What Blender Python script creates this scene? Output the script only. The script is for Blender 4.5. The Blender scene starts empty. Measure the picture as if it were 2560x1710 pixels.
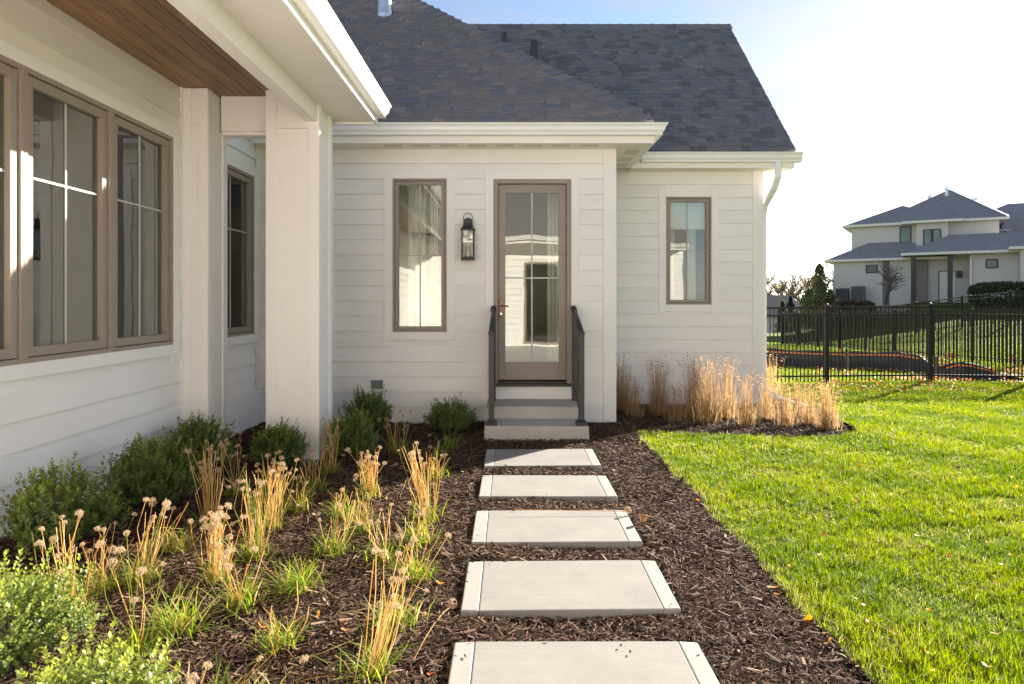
import bpy, bmesh, math, random
import numpy as np
from mathutils import Vector, Matrix

random.seed(7)
rng = np.random.default_rng(7)
R = math.radians
scene = bpy.context.scene
col = scene.collection

# ------------------------------------------------------------------ camera
CAM_H = 1.42
cam_d = bpy.data.cameras.new("camera")
cam = bpy.data.objects.new("camera", cam_d)
col.objects.link(cam)
cam.location = (0, 0, CAM_H)
cam.rotation_euler = (R(90), 0, 0)
cam_d.sensor_width = 36.0
cam_d.lens = 24.0
cam_d.shift_x = 0.0012
cam_d.shift_y = -0.0402
cam_d.clip_start = 0.05
cam_d.clip_end = 3000
cam_d.dof.use_dof = True
cam_d.dof.focus_distance = 6.5
cam_d.dof.aperture_fstop = 7.0
scene.camera = cam

# ------------------------------------------------------------------ sky, sun, exposure
SUN_AZ = R(46)          # from +Y towards +X
SUN_EL = R(21.0)
world = bpy.data.worlds.new("World")
scene.world = world
world.use_nodes = True
wn, wl = world.node_tree.nodes, world.node_tree.links
wn.clear()
w_out = wn.new("ShaderNodeOutputWorld")
w_bg = wn.new("ShaderNodeBackground")
w_bg.inputs[1].default_value = 0.052
w_sky = wn.new("ShaderNodeTexSky")
w_sky.sky_type = 'NISHITA'
w_sky.sun_disc = False
w_sky.sun_elevation = SUN_EL
w_sky.sun_rotation = SUN_AZ
w_sky.air_density = 0.85
w_sky.dust_density = 0.2
w_sky.ozone_density = 1.2
w_tc = wn.new("ShaderNodeTexCoord")
w_map = wn.new("ShaderNodeMapping")
w_map.inputs['Scale'].default_value = (1.6, 2.2, 7.0)
w_map.inputs['Rotation'].default_value = (0.12, 0.2, 0.5)
w_n = wn.new("ShaderNodeTexNoise")
w_n.inputs['Scale'].default_value = 1.7
w_n.inputs['Detail'].default_value = 7.0
w_n.inputs['Roughness'].default_value = 0.55
w_n.inputs['Distortion'].default_value = 0.5
w_r = wn.new("ShaderNodeValToRGB")
w_r.color_ramp.elements[0].position = 0.36
w_r.color_ramp.elements[0].color = (0.04, 0.04, 0.04, 1)
w_r.color_ramp.elements[1].position = 0.68
w_r.color_ramp.elements[1].color = (0.85, 0.85, 0.85, 1)
w_bw = wn.new("ShaderNodeRGBToBW")
w_cl = wn.new("ShaderNodeMixRGB")
w_cl.blend_type = 'MULTIPLY'
w_cl.inputs[0].default_value = 1.0
w_cl.inputs[2].default_value = (1.0, 1.0, 1.06, 1)
w_mix = wn.new("ShaderNodeMixRGB")
wl.new(w_tc.outputs['Generated'], w_map.inputs[0])
wl.new(w_map.outputs[0], w_n.inputs['Vector'])
wl.new(w_n.outputs[0], w_r.inputs[0])
wl.new(w_sky.outputs[0], w_bw.inputs[0])
wl.new(w_bw.outputs[0], w_cl.inputs[1])
wl.new(w_r.outputs[0], w_mix.inputs[0])
wl.new(w_sky.outputs[0], w_mix.inputs[1])
wl.new(w_cl.outputs[0], w_mix.inputs[2])
w_tint = wn.new("ShaderNodeMixRGB")
w_tint.blend_type = 'MULTIPLY'
w_tint.inputs[0].default_value = 1.0
w_tint.inputs[2].default_value = (1.0, 0.985, 0.985, 1)
wl.new(w_mix.outputs[0], w_tint.inputs[1])
wl.new(w_tint.outputs[0], w_bg.inputs[0])
wl.new(w_bg.outputs[0], w_out.inputs[0])

sun_d = bpy.data.lights.new("sun", 'SUN')
sun_d.energy = 5.0
sun_d.angle = R(0.5)
sun_d.color = (1.0, 0.92, 0.80)
sun = bpy.data.objects.new("sun", sun_d)
col.objects.link(sun)
sdir = Vector((math.sin(SUN_AZ) * math.cos(SUN_EL), math.cos(SUN_AZ) * math.cos(SUN_EL), math.sin(SUN_EL)))
sun.rotation_euler = sdir.to_track_quat('Z', 'Y').to_euler()
sun.location = (30, 30, 30)

scene.view_settings.view_transform = 'Standard'
scene.view_settings.look = 'None'
scene.view_settings.gamma = 1.0
scene.view_settings.exposure = 2.17
scene.render.engine = 'CYCLES'

# ------------------------------------------------------------------ helpers
F = 1707.0
VX, VY = 1277.0, 752.0

def at(px, py, d):
    """photo pixel at a known distance d (metres along +Y) -> point"""
    return Vector(((px - VX) * d / F, d, CAM_H + (VY - py) * d / F))

def gd(py, z=0.0):
    """distance at which a ground point of height z shows at photo row py"""
    return (CAM_H - z) * F / (py - VY)

W = {}

def tag(o, label=None, cat=None, group=None, kind=None):
    if label: o["label"] = label
    if cat: o["category"] = cat
    if group: o["group"] = group
    if kind: o["kind"] = kind
    return o

def thing(name, label, cat, loc, group=None):
    o = bpy.data.objects.new(name, None)
    o.empty_display_size = 0.1
    col.objects.link(o)
    o.location = loc
    W[o] = Vector(loc)
    return tag(o, label, cat, group)

def link(name, me, mat, parent=None, loc=None):
    o = bpy.data.objects.new(name, me)
    col.objects.link(o)
    if mat is not None and len(me.materials) == 0:
        me.materials.append(mat)
    if parent is not None:
        o.parent = parent
        o.location = (Vector(loc) - W[parent]) if loc is not None else (0, 0, 0)
        W[o] = Vector(loc) if loc is not None else W[parent]
    else:
        o.location = loc if loc is not None else (0, 0, 0)
        W[o] = Vector(loc) if loc is not None else Vector((0, 0, 0))
    return o

class MB:
    """collects faces in world coordinates"""
    def __init__(s, fn=None):
        s.v = []; s.f = []; s.fn = fn; s.m = []
    def add(s, vs, fs, mi=0):
        b = len(s.v)
        for p in vs:
            s.v.append(tuple(s.fn(*p)) if s.fn else tuple(p))
        for f in fs:
            s.f.append(tuple(b + i for i in f)); s.m.append(mi)
    def hexa(s, p, mi=0):
        s.add(p, [(0, 3, 2, 1), (4, 5, 6, 7), (0, 1, 5, 4), (1, 2, 6, 5), (2, 3, 7, 6), (3, 0, 4, 7)], mi)
    def box(s, x0, x1, y0, y1, z0, z1, mi=0):
        s.hexa([(x0, y0, z0), (x1, y0, z0), (x1, y1, z0), (x0, y1, z0),
                (x0, y0, z1), (x1, y0, z1), (x1, y1, z1), (x0, y1, z1)], mi)
    def tube(s, pts, r, n=8, cap=True):
        pts = [Vector(p) for p in pts]
        rs = r if isinstance(r, (list, tuple)) else [r] * len(pts)
        rings = []
        ref = Vector((0.31, 0.2, 0.93)).normalized()
        for i, p in enumerate(pts):
            a = pts[max(0, i - 1)]; c = pts[min(len(pts) - 1, i + 1)]
            t = (c - a).normalized()
            if abs(t.dot(ref)) > 0.95: ref = Vector((1, 0.1, 0)).normalized()
            u = t.cross(ref).normalized(); w = t.cross(u).normalized()
            rings.append([p + (u * math.cos(2 * math.pi * k / n) + w * math.sin(2 * math.pi * k / n)) * rs[i] for k in range(n)])
        vs = [q for ring in rings for q in ring]
        fs = []
        for i in range(len(rings) - 1):
            for k in range(n):
                k2 = (k + 1) % n
                fs.append((i * n + k, i * n + k2, (i + 1) * n + k2, (i + 1) * n + k))
        if cap:
            fs.append(tuple(range(n))); fs.append(tuple(range((len(rings) - 1) * n, len(rings) * n)))
        s.add(vs, fs)
    def lathe(s, c, prof, n=16):
        """prof: (radius, z) list around vertical axis at c"""
        vs = []; fs = []
        for r, z in prof:
            for k in range(n):
                a = 2 * math.pi * k / n
                vs.append((c[0] + r * math.cos(a), c[1] + r * math.sin(a), c[2] + z))
        for i in range(len(prof) - 1):
            for k in range(n):
                k2 = (k + 1) % n
                fs.append((i * n + k, i * n + k2, (i + 1) * n + k2, (i + 1) * n + k))
        fs.append(tuple(range(n))); fs.append(tuple(range((len(prof) - 1) * n, len(prof) * n)))
        s.add(vs, fs)
    def extrude(s, prof, p0, p1, out, m0=0.0, m1=0.0):
        """closed profile of (o,z) swept from p0 to p1 (points on the base line), out = horizontal outward unit vector; m = mitre"""
        p0 = Vector(p0); p1 = Vector(p1); out = Vector(out)
        t = (p1 - p0).normalized(); n = len(prof)
        a = [p0 + out * o + Vector((0, 0, z)) - t * (o * m0) for o, z in prof]
        b = [p1 + out * o + Vector((0, 0, z)) + t * (o * m1) for o, z in prof]
        fs = [(i, (i + 1) % n, n + (i + 1) % n, n + i) for i in range(n)]
        fs += [tuple(range(n)), tuple(range(n, 2 * n))]
        s.add(a + b, fs)
    def mesh(s, name, off=Vector((0, 0, 0)), recalc=True, smooth=False):
        me = bpy.data.meshes.new(name)
        ox, oy, oz = off
        me.from_pydata([(x - ox, y - oy, z - oz) for x, y, z in s.v], [], s.f)
        if any(s.m): me.polygons.foreach_set("material_index", s.m)
        if recalc:
            bm = bmesh.new(); bm.from_mesh(me)
            bmesh.ops.recalc_face_normals(bm, faces=bm.faces)
            bm.to_mesh(me); bm.free()
        if smooth: me.polygons.foreach_set("use_smooth", [True] * len(me.polygons))
        me.update()
        return me
    def build(s, name, mat, parent=None, bevel=0, smooth=False, seg=2, loc=None):
        base = W[parent] if parent is not None else (Vector(loc) if loc is not None else Vector((0, 0, 0)))
        me = s.mesh(name, base, smooth=smooth)
        o = link(name, me, mat, parent, None if parent is not None else base)
        if bevel:
            b = o.modifiers.new("bevel", 'BEVEL'); b.width = bevel; b.segments = seg
            b.limit_method = 'ANGLE'; b.angle_limit = R(40)
        return o

def np_mesh(name, verts, tris=None, quads=None, colors=None, smooth=False):
    """fast mesh from numpy arrays, optional per-vertex colour attribute 'Col'"""
    me = bpy.data.meshes.new(name)
    me.vertices.add(len(verts))
    me.vertices.foreach_set("co", np.asarray(verts, dtype=np.float32).ravel())
    idx = []; starts = []; tot = []
    p = 0
    if quads is not None and len(quads):
        q = np.asarray(quads, dtype=np.int32); idx.append(q.ravel())
        starts.append(p + 4 * np.arange(len(q))); tot.append(np.full(len(q), 4)); p += q.size
    if tris is not None and len(tris):
        t = np.asarray(tris, dtype=np.int32); idx.append(t.ravel())
        starts.append(p + 3 * np.arange(len(t))); tot.append(np.full(len(t), 3)); p += t.size
    idx = np.concatenate(idx).astype(np.int32)
    starts = np.concatenate(starts).astype(np.int32); tot = np.concatenate(tot).astype(np.int32)
    me.loops.add(len(idx)); me.loops.foreach_set("vertex_index", idx)
    me.polygons.add(len(starts)); me.polygons.foreach_set("loop_start", starts); me.polygons.foreach_set("loop_total", tot)
    if smooth: me.polygons.foreach_set("use_smooth", np.ones(len(starts), dtype=bool))
    if colors is not None:
        at_ = me.color_attributes.new("Col", 'FLOAT_COLOR', 'POINT')
        c = np.ones((len(verts), 4), dtype=np.float32); c[:, :3] = colors
        at_.data.foreach_set("color", c.ravel())
    me.update(calc_edges=True)
    return me

# ------------------------------------------------------------------ materials
def new_mat(name):
    m = bpy.data.materials.new(name); m.use_nodes = True
    n, l = m.node_tree.nodes, m.node_tree.links
    b = n["Principled BSDF"]
    return m, n, l, b

def nd(n, kind, **kw):
    x = n.new(kind)
    for k, v in kw.items():
        if k in x.inputs: x.inputs[k].default_value = v
        else: setattr(x, k, v)
    return x

def simple(name, c, rough=0.5, metal=0.0, var=0.08, scale=6.0, bump=0.0, bscale=80.0, spec=0.5, stretch=(1, 1, 1)):
    """base colour with soft mottling and optional fine relief"""
    m, n, l, b = new_mat(name)
    b.inputs["Roughness"].default_value = rough
    b.inputs["Metallic"].default_value = metal
    b.inputs["Specular IOR Level"].default_value = spec
    geo = nd(n, "ShaderNodeNewGeometry"); inf = nd(n, "ShaderNodeObjectInfo")
    mp = nd(n, "ShaderNodeMapping"); mp.inputs["Scale"].default_value = stretch
    ad = nd(n, "ShaderNodeVectorMath", operation='MULTIPLY_ADD')
    ad.inputs[1].default_value = (37.0, 11.0, 0.0)
    l.new(inf.outputs["Random"], ad.inputs[0]); l.new(geo.outputs["Position"], ad.inputs[2])
    l.new(ad.outputs[0], mp.inputs[0])
    t = nd(n, "ShaderNodeTexNoise", Scale=scale, Detail=5.0, Roughness=0.6)
    l.new(mp.outputs[0], t.inputs["Vector"])
    rp = nd(n, "ShaderNodeMapRange")
    rp.inputs["From Min"].default_value = 0.3; rp.inputs["From Max"].default_value = 0.7
    rp.inputs["To Min"].default_value = 1 - var; rp.inputs["To Max"].default_value = 1 + var
    l.new(t.outputs[0], rp.inputs[0])
    mu = nd(n, "ShaderNodeVectorMath", operation='SCALE'); mu.inputs[0].default_value = c
    l.new(rp.outputs[0], mu.inputs["Scale"]); l.new(mu.outputs[0], b.inputs["Base Color"])
    if bump:
        t2 = nd(n, "ShaderNodeTexNoise", Scale=bscale, Detail=3.0)
        l.new(mp.outputs[0], t2.inputs["Vector"])
        bp = nd(n, "ShaderNodeBump", Strength=bump, Distance=0.004)
        l.new(t2.outputs[0], bp.inputs["Height"]); l.new(bp.outputs[0], b.inputs["Normal"])
    return m

def paint(name, c, grain=0.5, rough=0.55, stretch=(1.6, 1.6, 26.0)):
    """painted fibre-cement board with pressed wood grain"""
    m, n, l, b = new_mat(name)
    b.inputs["Roughness"].default_value = rough
    b.inputs["Specular IOR Level"].default_value = 0.35
    geo = nd(n, "ShaderNodeNewGeometry"); inf = nd(n, "ShaderNodeObjectInfo")
    ad = nd(n, "ShaderNodeVectorMath", operation='MULTIPLY_ADD'); ad.inputs[1].default_value = (31.0, 17.0, 5.0)
    l.new(inf.outputs["Random"], ad.inputs[0]); l.new(geo.outputs["Position"], ad.inputs[2])
    mp = nd(n, "ShaderNodeMapping"); mp.inputs["Scale"].default_value = stretch
    l.new(ad.outputs[0], mp.inputs[0])
    t = nd(n, "ShaderNodeTexNoise", Scale=3.2, Detail=6.0, Roughness=0.65, Distortion=0.9)
    l.new(mp.outputs[0], t.inputs["Vector"])
    t3 = nd(n, "ShaderNodeTexNoise", Scale=1.1, Detail=4.0)
    l.new(ad.outputs[0], t3.inputs["Vector"])
    rp = nd(n, "ShaderNodeMapRange"); rp.inputs["From Min"].default_value = 0.3; rp.inputs["From Max"].default_value = 0.7
    rp.inputs["To Min"].default_value = 0.955; rp.inputs["To Max"].default_value = 1.03
    l.new(t3.outputs[0], rp.inputs[0])
    mu = nd(n, "ShaderNodeVectorMath", operation='SCALE'); mu.inputs[0].default_value = c
    l.new(rp.outputs[0], mu.inputs["Scale"])
    l.new(mu.outputs[0], b.inputs["Base Color"])
    bp = nd(n, "ShaderNodeBump", Strength=grain, Distance=0.003)
    l.new(t.outputs[0], bp.inputs["Height"]); l.new(bp.outputs[0], b.inputs["Normal"])
    return m

def leafmat(name, trans=0.5, rough=0.45, gloss=0.3):
    """colour from the mesh; light passes through"""
    m, n, l, b = new_mat(name)
    ca = nd(n, "ShaderNodeVertexColor"); ca.layer_name = "Col"
    b.inputs["Roughness"].default_value = rough
    b.inputs["Specular IOR Level"].default_value = gloss
    l.new(ca.outputs[0], b.inputs["Base Color"])
    tr = nd(n, "ShaderNodeBsdfTranslucent")
    hs = nd(n, "ShaderNodeHueSaturation"); hs.inputs["Saturation"].default_value = 1.05; hs.inputs["Value"].default_value = 1.5
    l.new(ca.outputs[0], hs.inputs["Color"]); l.new(hs.outputs[0], tr.inputs[0])
    mx = nd(n, "ShaderNodeMixShader"); mx.inputs[0].default_value = trans
    l.new(b.outputs[0], mx.inputs[1]); l.new(tr.outputs[0], mx.inputs[2])
    l.new(mx.outputs[0], n["Material Output"].inputs[0])
    return m

def glassmat(name, tint, ior=1.75, base=0.10, rough=0.0):
    m, n, l, b = new_mat(name)
    n.remove(b)
    tr = nd(n, "ShaderNodeBsdfTransparent"); tr.inputs[0].default_value = (*tint, 1)
    gl = nd(n, "ShaderNodeBsdfGlossy"); gl.inputs["Roughness"].default_value = rough
    gl.inputs[0].default_value = (0.92, 0.95, 0.93, 1)
    geo = nd(n, "ShaderNodeNewGeometry")
    t = nd(n, "ShaderNodeTexNoise", Scale=2.2, Detail=1.0); l.new(geo.outputs["Position"], t.inputs["Vector"])
    bp = nd(n, "ShaderNodeBump", Strength=0.05, Distance=0.02); l.new(t.outputs[0], bp.inputs["Height"])
    l.new(bp.outputs[0], gl.inputs["Normal"])
    fr = nd(n, "ShaderNodeFresnel", IOR=ior)
    ad = nd(n, "ShaderNodeMath", operation='ADD', use_clamp=True); ad.inputs[1].default_value = base
    l.new(fr.outputs[0], ad.inputs[0])
    mx = nd(n, "ShaderNodeMixShader")
    l.new(ad.outputs[0], mx.inputs[0]); l.new(tr.outputs[0], mx.inputs[1]); l.new(gl.outputs[0], mx.inputs[2])
    l.new(mx.outputs[0], n["Material Output"].inputs[0])
    return m

def woodmat(name):
    m, n, l, b = new_mat(name)
    b.inputs["Roughness"].default_value = 0.5
    geo = nd(n, "ShaderNodeNewGeometry"); inf = nd(n, "ShaderNodeObjectInfo")
    ad = nd(n, "ShaderNodeVectorMath", operation='MULTIPLY_ADD'); ad.inputs[1].default_value = (13.0, 57.0, 5.0)
    l.new(inf.outputs["Random"], ad.inputs[0]); l.new(geo.outputs["Position"], ad.inputs[2])
    mp = nd(n, "ShaderNodeMapping"); mp.inputs["Scale"].default_value = (22.0, 1.3, 4.0)
    l.new(ad.outputs[0], mp.inputs[0])
    t = nd(n, "ShaderNodeTexNoise", Scale=1.6, Detail=7.0, Roughness=0.62, Distortion=1.4)
    l.new(mp.outputs[0], t.inputs["Vector"])
    mp2 = nd(n, "ShaderNodeMapping"); mp2.inputs["Scale"].default_value = (9.0, 3.2, 3.0)
    l.new(ad.outputs[0], mp2.inputs[0])
    v = nd(n, "ShaderNodeTexVoronoi", Scale=1.0); l.new(mp2.outputs[0], v.inputs["Vector"])
    kn = nd(n, "ShaderNodeValToRGB")
    kn.color_ramp.elements[0].position = 0.02; kn.color_ramp.elements[0].color = (0.25, 0.22, 0.2, 1)
    kn.color_ramp.elements[1].position = 0.16; kn.color_ramp.elements[1].color = (1, 1, 1, 1)
    l.new(v.outputs["Distance"], kn.inputs[0])
    rp = nd(n, "ShaderNodeValToRGB")
    e = rp.color_ramp.elements
    e[0].position = 0.28; e[0].color = (0.11, 0.058, 0.031, 1)
    e[1].position = 0.72; e[1].color = (0.36, 0.205, 0.105, 1)
    x = rp.color_ramp.elements.new(0.5); x.color = (0.235, 0.13, 0.066, 1)
    l.new(t.outputs[0], rp.inputs[0])
    vr = nd(n, "ShaderNodeMapRange"); vr.inputs["To Min"].default_value = 0.72; vr.inputs["To Max"].default_value = 1.2
    l.new(inf.outputs["Random"], vr.inputs[0])
    mu = nd(n, "ShaderNodeMixRGB", blend_type='MULTIPLY'); mu.inputs[0].default_value = 1.0
    l.new(rp.outputs[0], mu.inputs[1]); l.new(kn.outputs[0], mu.inputs[2])
    mu2 = nd(n, "ShaderNodeVectorMath", operation='SCALE')
    l.new(mu.outputs[0], mu2.inputs[0]); l.new(vr.outputs[0], mu2.inputs["Scale"])
    l.new(mu2.outputs[0], b.inputs["Base Color"])
    return m

def concretemat(name, c, broom=False):
    m, n, l, b = new_mat(name)
    b.inputs["Roughness"].default_value = 0.85
    b.inputs["Specular IOR Level"].default_value = 0.25
    geo = nd(n, "ShaderNodeNewGeometry"); inf = nd(n, "ShaderNodeObjectInfo")
    ad = nd(n, "ShaderNodeVectorMath", operation='MULTIPLY_ADD'); ad.inputs[1].default_value = (7.0, 3.0, 0.0)
    l.new(inf.outputs["Random"], ad.inputs[0]); l.new(geo.outputs["Position"], ad.inputs[2])
    t = nd(n, "ShaderNodeTexNoise", Scale=3.0, Detail=8.0, Roughness=0.7); l.new(ad.outputs[0], t.inputs["Vector"])
    t2 = nd(n, "ShaderNodeTexNoise", Scale=220.0, Detail=2.0); l.new(ad.outputs[0], t2.inputs["Vector"])
    r1 = nd(n, "ShaderNodeMapRange"); r1.inputs["From Min"].default_value = 0.3; r1.inputs["From Max"].default_value = 0.7
    r1.inputs["To Min"].default_value = 0.88; r1.inputs["To Max"].default_value = 1.08
    l.new(t.outputs[0], r1.inputs[0])
    r2 = nd(n, "ShaderNodeMapRange"); r2.inputs["From Min"].default_value = 0.3; r2.inputs["From Max"].default_value = 0.7
    r2.inputs["To Min"].default_value = 0.9; r2.inputs["To Max"].default_value = 1.08
    l.new(t2.outputs[0], r2.inputs[0])
    mm = nd(n, "ShaderNodeMath", operation='MULTIPLY'); l.new(r1.outputs[0], mm.inputs[0]); l.new(r2.outputs[0], mm.inputs[1])
    src = mm
    bp = nd(n, "ShaderNodeBump", Strength=0.35, Distance=0.002)
    if broom:
        mp = nd(n, "ShaderNodeMapping"); mp.inputs["Scale"].default_value = (1.2, 190.0, 1.0)
        l.new(ad.outputs[0], mp.inputs[0])
        t3 = nd(n, "ShaderNodeTexNoise", Scale=1.0, Detail=4.0, Roughness=0.7); l.new(mp.outputs[0], t3.inputs["Vector"])
        r3 = nd(n, "ShaderNodeMapRange"); r3.inputs["From Min"].default_value = 0.3; r3.inputs["From Max"].default_value = 0.7
        r3.inputs["To Min"].default_value = 0.86; r3.inputs["To Max"].default_value = 1.06
        l.new(t3.outputs[0], r3.inputs[0])
        m3 = nd(n, "ShaderNodeMath", operation='MULTIPLY'); l.new(mm.outputs[0], m3.inputs[0]); l.new(r3.outputs[0], m3.inputs[1])
        src = m3
        l.new(t3.outputs[0], bp.inputs["Height"]); bp.inputs["Strength"].default_value = 0.6
    else:
        l.new(t2.outputs[0], bp.inputs["Height"])
    l.new(bp.outputs[0], b.inputs["Normal"])
    mu = nd(n, "ShaderNodeVectorMath", operation='SCALE'); mu.inputs[0].default_value = c
    l.new(src.outputs[0], mu.inputs["Scale"]); l.new(mu.outputs[0], b.inputs["Base Color"])
    return m

def groundmat(name, c1, c2, scale=2.0, c3=None):
    m, n, l, b = new_mat(name)
    b.inputs["Roughness"].default_value = 0.95
    b.inputs["Specular IOR Level"].default_value = 0.1
    geo = nd(n, "ShaderNodeNewGeometry")
    t = nd(n, "ShaderNodeTexNoise", Scale=scale, Detail=8.0, Roughness=0.7); l.new(geo.outputs["Position"], t.inputs["Vector"])
    rp = nd(n, "ShaderNodeValToRGB"); e = rp.color_ramp.elements
    e[0].position = 0.3; e[0].color = (*c1, 1); e[1].position = 0.7; e[1].color = (*c2, 1)
    l.new(t.outputs[0], rp.inputs[0]); l.new(rp.outputs[0], b.inputs["Base Color"])
    t2 = nd(n, "ShaderNodeTexNoise", Scale=scale * 18, Detail=4.0); l.new(geo.outputs["Position"], t2.inputs["Vector"])
    bp = nd(n, "ShaderNodeBump", Strength=0.8, Distance=0.03); l.new(t2.outputs[0], bp.inputs["Height"])
    l.new(bp.outputs[0], b.inputs["Normal"])
    return m

M = {}
WHITE = (0.86, 0.82, 0.785)
M['siding'] = paint("siding_paint", WHITE, 0.32)
M['trim'] = paint("trim_paint", (0.87, 0.83, 0.795), 0.25)
M['smooth_trim'] = simple("smooth_trim_paint", (0.87, 0.83, 0.795), 0.5, var=0.02)
M['soffit'] = paint("soffit_paint", (0.86, 0.81, 0.765), 0.2, stretch=(8, 8, 8))
M['gutter'] = simple("gutter_metal", (0.84, 0.82, 0.79), 0.32, var=0.02)
M['taupe'] = simple("taupe_cladding", (0.31, 0.25, 0.205), 0.45, var=0.03)
M['taupe_dark'] = simple("taupe_shadow_gap", (0.05, 0.04, 0.032), 0.6)
M['muntin'] = simple("muntin_bar", (0.42, 0.385, 0.34), 0.45, var=0.03)
M['muntin_light'] = simple("muntin_bar_light", (0.50, 0.475, 0.42), 0.45, var=0.03)
M['glass'] = glassmat("window_glass", (0.93, 0.95, 0.91), 1.55, 0.055)
M['porch_glass'] = glassmat("porch_window_glass", (0.93, 0.96, 0.92), 1.6, 0.17)
M['lantern_glass'] = glassmat("lantern_glass", (0.96, 0.96, 0.95), 1.45, 0.02)
M['black'] = simple("black_powder_coat", (0.018, 0.018, 0.019), 0.42, var=0.1, bump=0.1, bscale=300)
M['rail'] = simple("charcoal_rail", (0.032, 0.031, 0.031), 0.45, var=0.08)
M['fence'] = simple("bronze_black_fence", (0.014, 0.012, 0.011), 0.5, var=0.1, spec=0.2)
M['bronze'] = simple("oil_rubbed_bronze", (0.20, 0.12, 0.065), 0.38, metal=0.7)
M['chrome'] = simple("bright_cylinder", (0.85, 0.84, 0.8), 0.2, metal=0.6)
M['steel'] = simple("galvanised_steel", (0.62, 0.66, 0.72), 0.32, metal=0.9)
M['pipe'] = simple("black_vent_pipe", (0.03, 0.03, 0.032), 0.4)
M['wood'] = woodmat("stained_pine")
M['concrete'] = concretemat("step_concrete", (0.47, 0.44, 0.395))
M['paver'] = concretemat("paver_concrete", (0.262, 0.248, 0.227), broom=True)
M['paver_band'] = concretemat("paver_trowelled", (0.315, 0.300, 0.277))
M['bounce_patio'] = concretemat("patio_concrete", (0.56, 0.54, 0.51), broom=True)
M['room'] = simple("interior_plaster", (0.82, 0.76, 0.67), 0.9, var=0.04)
M['room_floor'] = simple("interior_floor", (0.20, 0.15, 0.11), 0.5)
M['curtain'] = simple("white_curtain", (0.78, 0.78, 0.74), 0.9, var=0.03)
M['blind'] = simple("roller_shade", (0.74, 0.77, 0.76), 0.9, var=0.02)
M['vent_grey'] = simple("grey_vent", (0.16, 0.17, 0.17), 0.5)
M['soffit_vent'] = simple("soffit_vent_mesh", (0.66, 0.60, 0.535), 0.8, bump=0.6, bscale=260)
M['foundation'] = concretemat("foundation_concrete", (0.40, 0.385, 0.36))
M['soil'] = groundmat("mulch_soil", (0.012, 0.008, 0.006), (0.045, 0.030, 0.023), 14.0)
M['lawn'] = groundmat("lawn_turf", (0.060, 0.100, 0.012), (0.16, 0.205, 0.022), 1.3)
M['field'] = groundmat("field_grass", (0.06, 0.09, 0.015), (0.14, 0.16, 0.03), 0.3)
M['blade'] = leafmat("grass_blade", 0.55, 0.5, 0.25)
M['chip'] = None
M['leaf'] = leafmat("shrub_leaf", 0.42, 0.46, 0.3)
M['sheer'] = simple("sheer_curtain", (0.84, 0.82, 0.75), 0.9, var=0.03)
M['straw'] = leafmat("dry_stalk", 0.45, 0.6, 0.2)
M['fallen'] = leafmat("fallen_leaf", 0.35, 0.6, 0.2)

def colmat(name, rough=0.85, spec=0.2):
    m, n, l, b = new_mat(name)
    ca = nd(n, "ShaderNodeVertexColor"); ca.layer_name = "Col"
    l.new(ca.outputs[0], b.inputs["Base Color"])
    b.inputs["Roughness"].default_value = rough; b.inputs["Specular IOR Level"].default_value = spec
    return m
M['chip'] = colmat("mulch_chip", 0.85, 0.12)
M['bark'] = simple("bark", (0.085, 0.066, 0.052), 0.9, var=0.2, scale=20)
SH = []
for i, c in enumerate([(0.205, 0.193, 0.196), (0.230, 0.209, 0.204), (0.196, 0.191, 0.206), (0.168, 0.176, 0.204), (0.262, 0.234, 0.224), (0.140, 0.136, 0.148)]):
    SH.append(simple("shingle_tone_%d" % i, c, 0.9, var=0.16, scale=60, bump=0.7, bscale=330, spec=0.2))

# ================================================================== THE HOUSE
Y1, Y2, XL, XE = 8.0, 9.45, -2.92, 3.451
def fac(u, o, z): return (u, Y1 - o, z)
def lef(u, o, z): return (XL + o, u, z)
def gab(u, o, z): return (u, Y2 - o, z)
def endw(u, o, z): return (XE + o, u, z)
def side(u, o, z): return (1.20 + o, u, z)
def back(u, o, z): return (u, -4.8 + o, z)
def uf(px): return (px - VX) * Y1 / F
def zf(py): return CAM_H + (VY - py) * Y1 / F
def ug(px): return (px - VX) * Y2 / F
def zg(py): return CAM_H + (VY - py) * Y2 / F
EXPO = 0.178

house = thing("house", "cream lap-sided house with dark shingle roof, white gutters and a glazed side door", "house", (0, Y1, 0))

def strips(u0, u1, z0, z1, ops):
    us = sorted(set([u0, u1] + [v for o in ops for v in o[:2] if u0 < v < u1]))
    out = []
    for a, b in zip(us[:-1], us[1:]):
        m = (a + b) / 2
        cuts = sorted([(o[2], o[3]) for o in ops if o[0] < m < o[1]])
        z = z0
        for c, d in cuts:
            if c > z: out.append((a, b, z, c))
            z = max(z, d)
        if z < z1: out.append((a, b, z, z1))
    return out

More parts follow.
